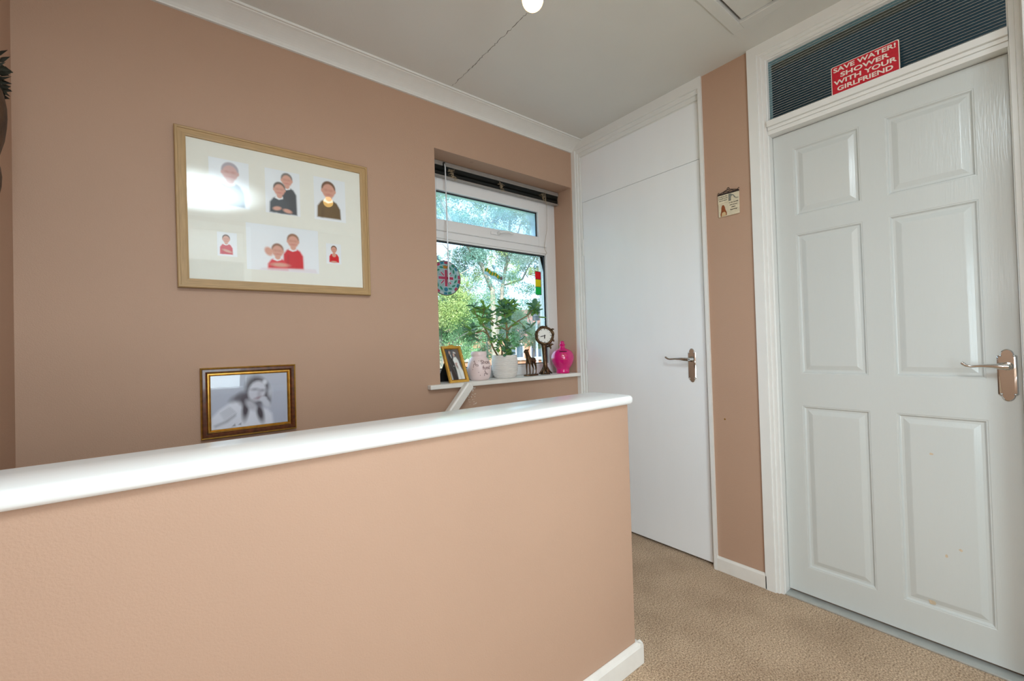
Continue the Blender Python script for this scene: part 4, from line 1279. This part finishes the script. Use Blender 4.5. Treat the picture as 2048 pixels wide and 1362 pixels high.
for rr, wob, rad, fo in ((.052, .0020, .0085, .0), (.050, .0016, .0065, .010), (.056, .0035, .0045, .004)):
    rim.tube([K((rr + wob * math.sin(5 * a + rr * 900)) * math.cos(a), FT + fo - .006 + .002 * math.sin(7 * a), DC + (rr + wob * math.sin(4 * a)) * math.sin(a)) for a in [2 * math.pi * k / 40 for k in range(41)]], rad, 7)
rim.build('branch_rim', M['bronze'], ck, smooth=True)
for a, L_ in ((.62, .016), (1.35, .007), (2.0, .008), (2.7, .008), (3.4, .007), (-.55, .014)):
    x_, z_ = .055 * math.cos(a), DC + .055 * math.sin(a)
    MB().tube([K(x_, FT, z_), K(x_ + L_ * .5 * math.cos(a + .5), FT + .006, z_ + L_ * .5 * math.sin(a + .5)), K(x_ + L_ * math.cos(a - .2), FT + .004, z_ + L_ * math.sin(a - .2))], [.006, .0062, .0035], 7).build('twig', M['bronze'], ck, smooth=True)
MB().tube([K(.012, FT, .17), K(.032, FT + .01, .178), K(.042, FT + .012, .186), K(.052, FT + .010, .184)], [.004, .008, .006, .003], 8).build('twig', M['bronze'], ck, smooth=True)
MB().tube([K(.026, FT + .01, .176), K(.034, FT + .012, .164), K(.034, FT + .012, .155)], [.005, .006, .002], 7).build('twig', M['bronze'], ck, smooth=True)
Mf = frame_mat(K(0, FT, DC), tuple(rgt), (0, 0, 1))
if (Mf.to_3x3() @ Vector((0, 0, 1))).dot(face_dir) < 0:
    Mf = frame_mat(K(0, FT, DC), tuple(-rgt), (0, 0, 1))
MB().lathe([(.047, -.016), (.047, .000), (.0445, .001)], n=40).move(Mf).build('dial', M['dial'], ck)
mk = MB()
for h in range(12):
    a = math.pi / 2 - h * math.pi / 6
    L_ = .0028 if h % 3 else .0042
    w2 = .0012 if h % 3 else .0018
    ca, sa = math.cos(a), math.sin(a)
    mk.add([(.036 * ca - w2 * sa, .036 * sa + w2 * ca, .0016), (.036 * ca + w2 * sa, .036 * sa - w2 * ca, .0016), ((.036 + 2 * L_) * ca + w2 * sa, (.036 + 2 * L_) * sa - w2 * ca, .0016), ((.036 + 2 * L_) * ca - w2 * sa, (.036 + 2 * L_) * sa + w2 * ca, .0016)], [(0, 1, 2, 3)])
mk.move(Mf).build('hour_marks', M['ink_black'], ck)
for nm, ang, L_, w2 in (('minute_hand', 193, .034, .0016), ('hour_hand', 266, .022, .0020)):
    a = math.radians(ang)
    ca, sa = math.cos(a), math.sin(a)
    MB().add([(-.006 * ca - w2 * sa, -.006 * sa + w2 * ca, .0024), (-.006 * ca + w2 * sa, -.006 * sa - w2 * ca, .0024), (.6 * L_ * ca + w2 * 1.6 * sa, .6 * L_ * sa - w2 * 1.6 * ca, .0024), (L_ * ca, L_ * sa, .0024), (.6 * L_ * ca - w2 * 1.6 * sa, .6 * L_ * sa + w2 * 1.6 * ca, .0024)], [(0, 1, 2, 3, 4)]).move(Mf).build(nm, M['ink_black'], ck)
MB().lathe([(.0035, .0018), (.0035, .003), (.001, .0036)], n=12).move(Mf).build('hand_boss', M['ink_black'], ck)

# ------------------------------------------------------------------ handrail of the stairs
hrl = empty('handrail', (1.0, 1.86, .7), 'white painted stair handrail sloping down the wall below the sill', 'handrail')
c45 = math.sqrt(.5)
def HR(s, h, y):
    # s along the rail (downwards to the left), h across
    return (1.190 - s * .66 - h * .75, y, .922 - s * .751 + h * .66)
rl = MB()
sec = [(0, 0), (0, .034), (.006, .042), (.036, .042), (.042, .034), (.042, 0)]
L_ = 2.0
vs_ = []
for s_ in (0, .008, L_):
    for yy_, hh_ in sec:
        k = .75 if s_ == 0 else 1
        vs_.append(HR(s_, (hh_ - .021) * k, 1.8475 + .021 + (yy_ - .021) * k))
n_ = len(sec)
fs_ = [tuple(range(n_)), tuple(range(2 * n_, 3 * n_))[::-1]]
for i in range(2):
    for k in range(n_):
        fs_.append((i * n_ + k, i * n_ + (k + 1) % n_, (i + 1) * n_ + (k + 1) % n_, (i + 1) * n_ + k))
rl.add(vs_, fs_).build('rail', M['skirt'], hrl, bevel=.003)
for s_ in (.35, 1.5):
    a = HR(s_, -.02, 1.868)
    MB().tube([a, (a[0], 1.868, a[2] - .03), (a[0], YN - .002, a[2] - .045)], .007, 8).build('bracket', M['chrome'], hrl, smooth='auto')

# ------------------------------------------------------------------ pendant lamp
LP = (.810, .887)
lamp = empty('pendant_bulb', (LP[0], LP[1], ZC), 'bare warm glowing bulb hanging from the ceiling', 'lamp')
MB().lathe([(.001, 0), (.045, 0), (.045, -.008), (.036, -.020), (.010, -.026), (.001, -.026)][::-1], (LP[0], LP[1], ZC), 28, cap=False).build('ceiling_rose', M['holder'], lamp, smooth='auto')
MB().tube([(LP[0], LP[1], ZC - .024), (LP[0], LP[1], 2.175)], .003, 8).build('flex', M['holder'], lamp)
MB().lathe([(.006, .075), (.014, .068), (.017, .045), (.017, .012), (.020, .010), (.020, .002), (.014, 0)][::-1], (LP[0], LP[1], 2.112), 24).build('lampholder', M['holder'], lamp, smooth='auto')
bp = []
for i in range(17):
    a = -math.pi / 2 + i * math.pi * .80 / 16
    bp.append((max(.0006, .030 * math.cos(a)), .030 * math.sin(a)))
bp += [(.0155, .034), (.0135, .042)]
MB().lathe(bp, (LP[0], LP[1], 2.082), 32).build('bulb', M['bulb'], lamp, smooth=True)

# ------------------------------------------------------------------ carved hanging on the left wall
hv = empty('wall_hanging', (XL, 1.60, 1.45), 'dark carved wooden wall hanging with dried leaves at its top by the corner', 'wall hanging')
def half_body(prof, yc, depth):
    vs2, fs2 = [], []
    n = 10
    for r, z in prof:
        for k in range(n + 1):
            a = -math.pi / 2 + math.pi * k / n
            vs2.append((XL + .002 + depth * (r / .09) * math.cos(a), yc + r * math.sin(a), z))
    for i in range(len(prof) - 1):
        for k in range(n):
            fs2.append((i * (n + 1) + k, i * (n + 1) + k + 1, (i + 1) * (n + 1) + k + 1, (i + 1) * (n + 1) + k))
    m0, m1 = 0, (len(prof) - 1) * (n + 1)
    fs2 += [tuple(range(n + 1)), tuple(range(m1, m1 + n + 1))]
    return MB().add(vs2, fs2)
half_body([(.060, 1.800), (.078, 1.770), (.085, 1.740), (.086, 1.715), (.084, 1.690), (.078, 1.655), (.066, 1.620), (.058, 1.600)], 1.592, .055).build('upper_body', M['straw'], hv, smooth=True)
half_body([(.060, 1.602), (.070, 1.588), (.074, 1.565), (.072, 1.540), (.064, 1.510), (.046, 1.480), (.020, 1.455), (.004, 1.445)], 1.592, .052).build('lower_body', M['straw'], hv, smooth=True)
random.seed(14)
for i in range(70):
    a = random.uniform(-1.5, 1.5)
    el = random.uniform(-.3, 1.2)
    L_ = random.uniform(.022, .038)
    c_ = Vector((XL + .015 + random.uniform(0, .03), 1.568 + .055 * math.sin(a) + random.uniform(-.01, .01), 1.79 + random.uniform(-.03, .06)))
    d = Vector((.35 + .3 * random.random(), math.sin(a), math.sin(el) * .8)).normalized()
    sd = d.cross(Vector((1, .2, .1))).normalized()
    nn = d.cross(sd)
    P_ = [c_, c_ + d * L_ * .4 + sd * L_ * .22, c_ + d * L_, c_ + d * L_ * .4 - sd * L_ * .22, c_ + d * L_ * .45 + nn * .006]
    MB().add(P_, [(0, 1, 4), (1, 2, 4), (2, 3, 4), (3, 0, 4)]).build('dried_leaf', M['dried'], hv)

# ------------------------------------------------------------------ outside
ZG = -2.75
M['grass'] = mat('lawn', (98, 128, 66), rough=.9, var=.3, scale=3)
M['brick'] = mat('orange_brick', (184, 128, 100), rough=.85, var=.22, scale=2.0, detail=2)
M['roof'] = mat('brown_roof_tile', (132, 92, 80), rough=.8, var=.2, scale=3)
M['upvc_out'] = mat('white_window_frame', (240, 240, 240), rough=.4)
M['dark_pane'] = mat('dark_window_pane', (70, 84, 96), rough=.1, spec=.8)
M['bark'] = mat('pale_bark', (150, 138, 124), rough=.9, var=.25, scale=6, bump=.6, bscale=20)
M['sig'] = mat('grey_signal_housing', (84, 90, 98), rough=.6)
M['sig_line'] = mat('signal_edge', (190, 196, 202), rough=.5)
M['post'] = mat('galvanised_post', (190, 194, 196), rough=.5)
def leaf_mat(name, rgb):
    m = mat(name, rgb, rough=.55, var=.45, scale=.9, detail=3)
    nt = m.node_tree
    p = nt.nodes['Principled BSDF']
    tl_ = nt.nodes.new('ShaderNodeBsdfTranslucent')
    mx = nt.nodes.new('ShaderNodeMixShader')
    mx.inputs['Fac'].default_value = .4
    src = p.inputs['Base Color'].links[0].from_socket
    nt.links.new(src, tl_.inputs['Color'])
    out = nt.nodes['Material Output']
    nt.links.new(p.outputs['BSDF'], mx.inputs[1])
    nt.links.new(tl_.outputs['BSDF'], mx.inputs[2])
    nt.links.new(mx.outputs['Shader'], out.inputs['Surface'])
    return m
M['fol_a'] = leaf_mat('yellow_green_foliage', (172, 186, 118))
M['fol_b'] = leaf_mat('mid_green_foliage', (132, 164, 118))
M['fol_c'] = leaf_mat('blue_green_foliage', (130, 166, 152))
tag(MB().box(-60, 90, 2.6, 120, ZG - .2, ZG).build('ground', M['grass']), 'lawn outside below the window', kind='structure')

AX, UX = Vector((.5835, .8121, 0)), Vector((.8121, -.5835, 0))   # away from the window, and across
def O(dist, a, z):
    p = AX * dist + UX * a
    return Vector((p.x, p.y, z))

def foliage(name, blobs, leaf, mat_, parent, seed):
    rng = np.random.default_rng(seed)
    ax, ux, zx = np.array(AX), np.array(UX), np.array((0, 0, 1.0))
    C_ = []
    for (dist, a, z, ra, rz, n) in blobs:
        q = rng.normal(size=(n, 3))
        q *= (rng.uniform(.25, 1, size=(n, 1)) ** .6) / np.linalg.norm(q, axis=1)[:, None]
        C_.append(ax * (dist + q[:, :1] * ra) + ux * (a + q[:, 1:2] * ra) + zx * (z + q[:, 2:3] * rz))
    C_ = np.concatenate(C_)
    n = len(C_)
    d = rng.normal(size=(n, 3)); d /= np.linalg.norm(d, axis=1)[:, None]
    e = np.cross(d, rng.normal(size=(n, 3))); e /= np.linalg.norm(e, axis=1)[:, None]
    s_ = leaf * rng.uniform(.6, 1.3, size=(n, 1))
    V_ = np.stack([C_ - d * s_, C_ + e * s_ * .45, C_ + d * s_, C_ - e * s_ * .45], 1).reshape(-1, 3)
    F_ = np.arange(4 * n).reshape(-1, 4)
    me = bpy.data.meshes.new(name)
    me.from_pydata(V_.tolist(), [], F_.tolist())
    me.materials.append(mat_)
    o = bpy.data.objects.new(name, me)
    COL.objects.link(o)
    o.parent = parent
    o.matrix_parent_inverse = parent.matrix_basis.inverted()
    o['kind'] = 'stuff'
    return o

random.seed(77)
def scatter(dist, a0, a1, z0, z1, n, r, leaves):
    return [(dist + random.uniform(-.42, .42), random.uniform(a0, a1), random.uniform(z0, z1), r * random.uniform(.6, 1.3), r * random.uniform(.5, 1.0), leaves) for _ in range(n)]

# forked tree in the middle of the view (13 m away)
t1 = empty('forked_tree', tuple(O(13, .05, ZG)), 'tall forked tree with pale bark and airy foliage outside', 'tree')
tk = MB()
tk.tube([O(13, .10, ZG), O(13, .08, .4), O(13, .05, 1.9), O(13, .04, 2.9)], [.14, .11, .085, .075], 8)
tk.tube([O(13, .04, 2.8), O(13.0, -.27, 3.6), O(12.9, -.53, 3.95), O(12.8, -1.2, 5.0), O(12.7, -1.7, 6.2)], [.07, .065, .055, .045, .03], 7)
tk.tube([O(13, .07, 1.2), O(13.1, .30, 2.3), O(13.1, .34, 2.9), O(13.2, .42, 3.3), O(13.2, .50, 3.7), O(13.3, .58, 4.4), O(13.3, .75, 6.0)], [.075, .06, .058, .055, .05, .045, .03], 7)
tk.tube([O(13.2, .46, 3.5), O(13.4, .75, 4.2), O(13.5, 1.0, 5.0)], [.035, .03, .02], 6)
tk.tube([O(13.2, .40, 3.0), O(13.4, .98, 3.2), O(13.5, 1.25, 3.7), O(13.6, 1.48, 4.0)], [.03, .03, .025, .018], 6)
tk.tube([O(12.9, -.53, 3.95), O(12.7, -.2, 4.6), O(12.7, 0, 5.4)], [.03, .025, .018], 6)
for i in range(26):
    a, z = random.uniform(-1.5, 1.5), random.uniform(2.9, 5.4)
    b_ = a + random.uniform(-.5, .5)
    tk.tube([O(13 + random.uniform(-.5, .5), a, z), O(13, (a + b_) / 2 + random.uniform(-.08, .08), z + .2), O(13.1, b_, z + random.uniform(.2, .5))], [.016, .012, .006], 5)
tk.build('trunk', M['bark'], t1, smooth=True)
bl_ = scatter(13, -1.9, 1.7, 3.7, 6.4, 105, .36, 310) + scatter(13.2, .45, 1.75, 2.4, 4.4, 32, .28, 250) + scatter(13.2, -1.0, .4, 2.6, 4.2, 22, .26, 240)
bl_ += scatter(13, -3.4, -2.0, 3.6, 6.2, 30, .42, 260) + scatter(13, 1.9, 3.6, 2.8, 6.2, 44, .42, 260) + scatter(13, -2.6, 2.6, 6.3, 7.4, 34, .42, 240)   # the crown goes on beyond the window
foliage('foliage', bl_, .030, M['fol_c'], t1, 5)
foliage('foliage', scatter(13.1, -1.9, 1.7, 3.0, 6.2, 50, .30, 280), .028, M['fol_a'], t1, 15)
# dense sunlit tree on the left
t2 = empty('leafy_tree', tuple(O(10.4, -1.5, ZG)), 'dense yellow green leafy tree outside on the roundel side of the window', 'tree')
tk = MB()
tk.tube([O(10.5, -1.4, ZG), O(10.5, -1.3, 0), O(10.5, -1.25, 2.0), O(10.5, -1.5, 3)], [.10, .09, .06, .03], 8)
for i in range(8):
    tk.tube([O(10.5, -1.27, 1 + i * .25), O(10.5, -1.27 + (-1) ** i * .5, 1.4 + i * .25), O(10.5, -1.27 + (-1) ** i * .9, 1.6 + i * .25)], [.02, .015, .008], 6)
tk.build('trunk', M['bark'], t2, smooth=True)
foliage('foliage', scatter(10.3, -1.7, -.55, 1.5, 2.7, 40, .30, 480) + scatter(10.3, -1.6, -1.0, 2.6, 3.2, 8, .26, 300) + scatter(10.3, -3.4, -1.9, 1.0, 3.4, 44, .36, 420), .024, M['fol_a'], t2, 6)
foliage('foliage', scatter(10.6, -1.7, -.15, .95, 2.6, 44, .30, 480), .024, M['fol_b'], t2, 16)
# lower bushes behind the plant
t3 = empty('round_bush', tuple(O(16.2, .6, ZG)), 'broad green bush outside behind the jade plant', 'bush')
tk = MB()
for a in (-.6, .2, 1.0):
    tk.tube([O(16.2, a * .6 + .3, ZG), O(16.2, a + .4, 0), O(16.2, a * 1.2 + .5, 1.8)], [.08, .06, .03], 6)
tk.build('stems', M['bark'], t3, smooth=True)
foliage('foliage', scatter(16.1, -1.6, 1.25, 1.2, 2.5, 60, .32, 420) + scatter(16.1, 1.2, 2.4, 1.05, 1.9, 26, .28, 380) + scatter(16.1, -1.4, 1.0, .55, 1.2, 16, .22, 300), .034, M['fol_b'], t3, 7)
foliage('foliage', scatter(16.4, -1.5, 2.4, 1.4, 3.0, 50, .34, 360) + scatter(16.3, 2.5, 4.6, .2, 2.8, 46, .40, 360), .034, M['fol_c'], t3, 17)

# brick house across the road
hs = empty('brick_house', tuple(O(27, 0, ZG)), 'orange brick house with white windows and tiled roof across the road', 'building')
def OB(dist0, dist1, a0, a1, z0, z1):
    pts = [O(dist0, a0, z0), O(dist0, a1, z0), O(dist1, a1, z0), O(dist1, a0, z0), O(dist0, a0, z1), O(dist0, a1, z1), O(dist1, a1, z1), O(dist1, a0, z1)]
    return MB().add([tuple(p) for p in pts], [(0, 3, 2, 1), (4, 5, 6, 7), (0, 1, 5, 4), (1, 2, 6, 5), (2, 3, 7, 6), (3, 0, 4, 7)])
OB(27, 34, -7, 7, ZG, 1.75).build('wall', M['brick'], hs)
rf = MB().add([tuple(O(26.7, -7.3, 1.7)), tuple(O(26.7, 7.3, 1.7)), tuple(O(30.5, 7.3, 3.7)), tuple(O(30.5, -7.3, 3.7)), tuple(O(34.3, 7.3, 1.7)), tuple(O(34.3, -7.3, 1.7))], [(0, 1, 2, 3), (3, 2, 4, 5), (0, 3, 5), (1, 4, 2)])
rf.build('roof', M['roof'], hs)
for a0, a1 in ((-2.5, -1.4), (.95, 1.95), (2.35, 3.15), (-5.2, -4.0), (4.3, 5.4)):
    z0, z1 = .35, 1.30
    wn = OB(26.93, 27.0, a0, a1, z0, z1)
    wn = wn.build('window', M['upvc_out'], hs)
    n2 = 2 if a1 - a0 < 1.05 else 3
    for i in range(n2):
        b0 = a0 + .07 + i * (a1 - a0 - .07) / n2
        b1 = b0 + (a1 - a0 - .07) / n2 - .07
        OB(26.90, 26.935, b0, b1, z0 + .08, z1 - .08).build('pane', M['dark_pane'], wn)
    OB(26.86, 27.0, a0 - .1, a1 + .1, z0 - .1, z0 - .02).build('window_sill', M['upvc_out'], hs)

# back of a traffic signal
TD = 14.75
ts = empty('traffic_signal', tuple(O(TD, 1.52, ZG)), 'grey traffic signal head on a pale post seen from behind', 'traffic light')
MB().tube([O(TD, 1.52, ZG), O(TD, 1.52, 1.98)], .04, 10).build('post', M['post'], ts, smooth='auto')
for i in range(3):
    z0 = 1.98 + i * .187
    OB(TD - .08, TD + .08, 1.40, 1.64, z0, z0 + .172).build('signal_box', M['sig'], ts, bevel=.012)
    OB(TD - .09, TD + .06, 1.40, 1.64, z0 + .170, z0 + .189).build('edge_strip', M['sig_line'], ts)
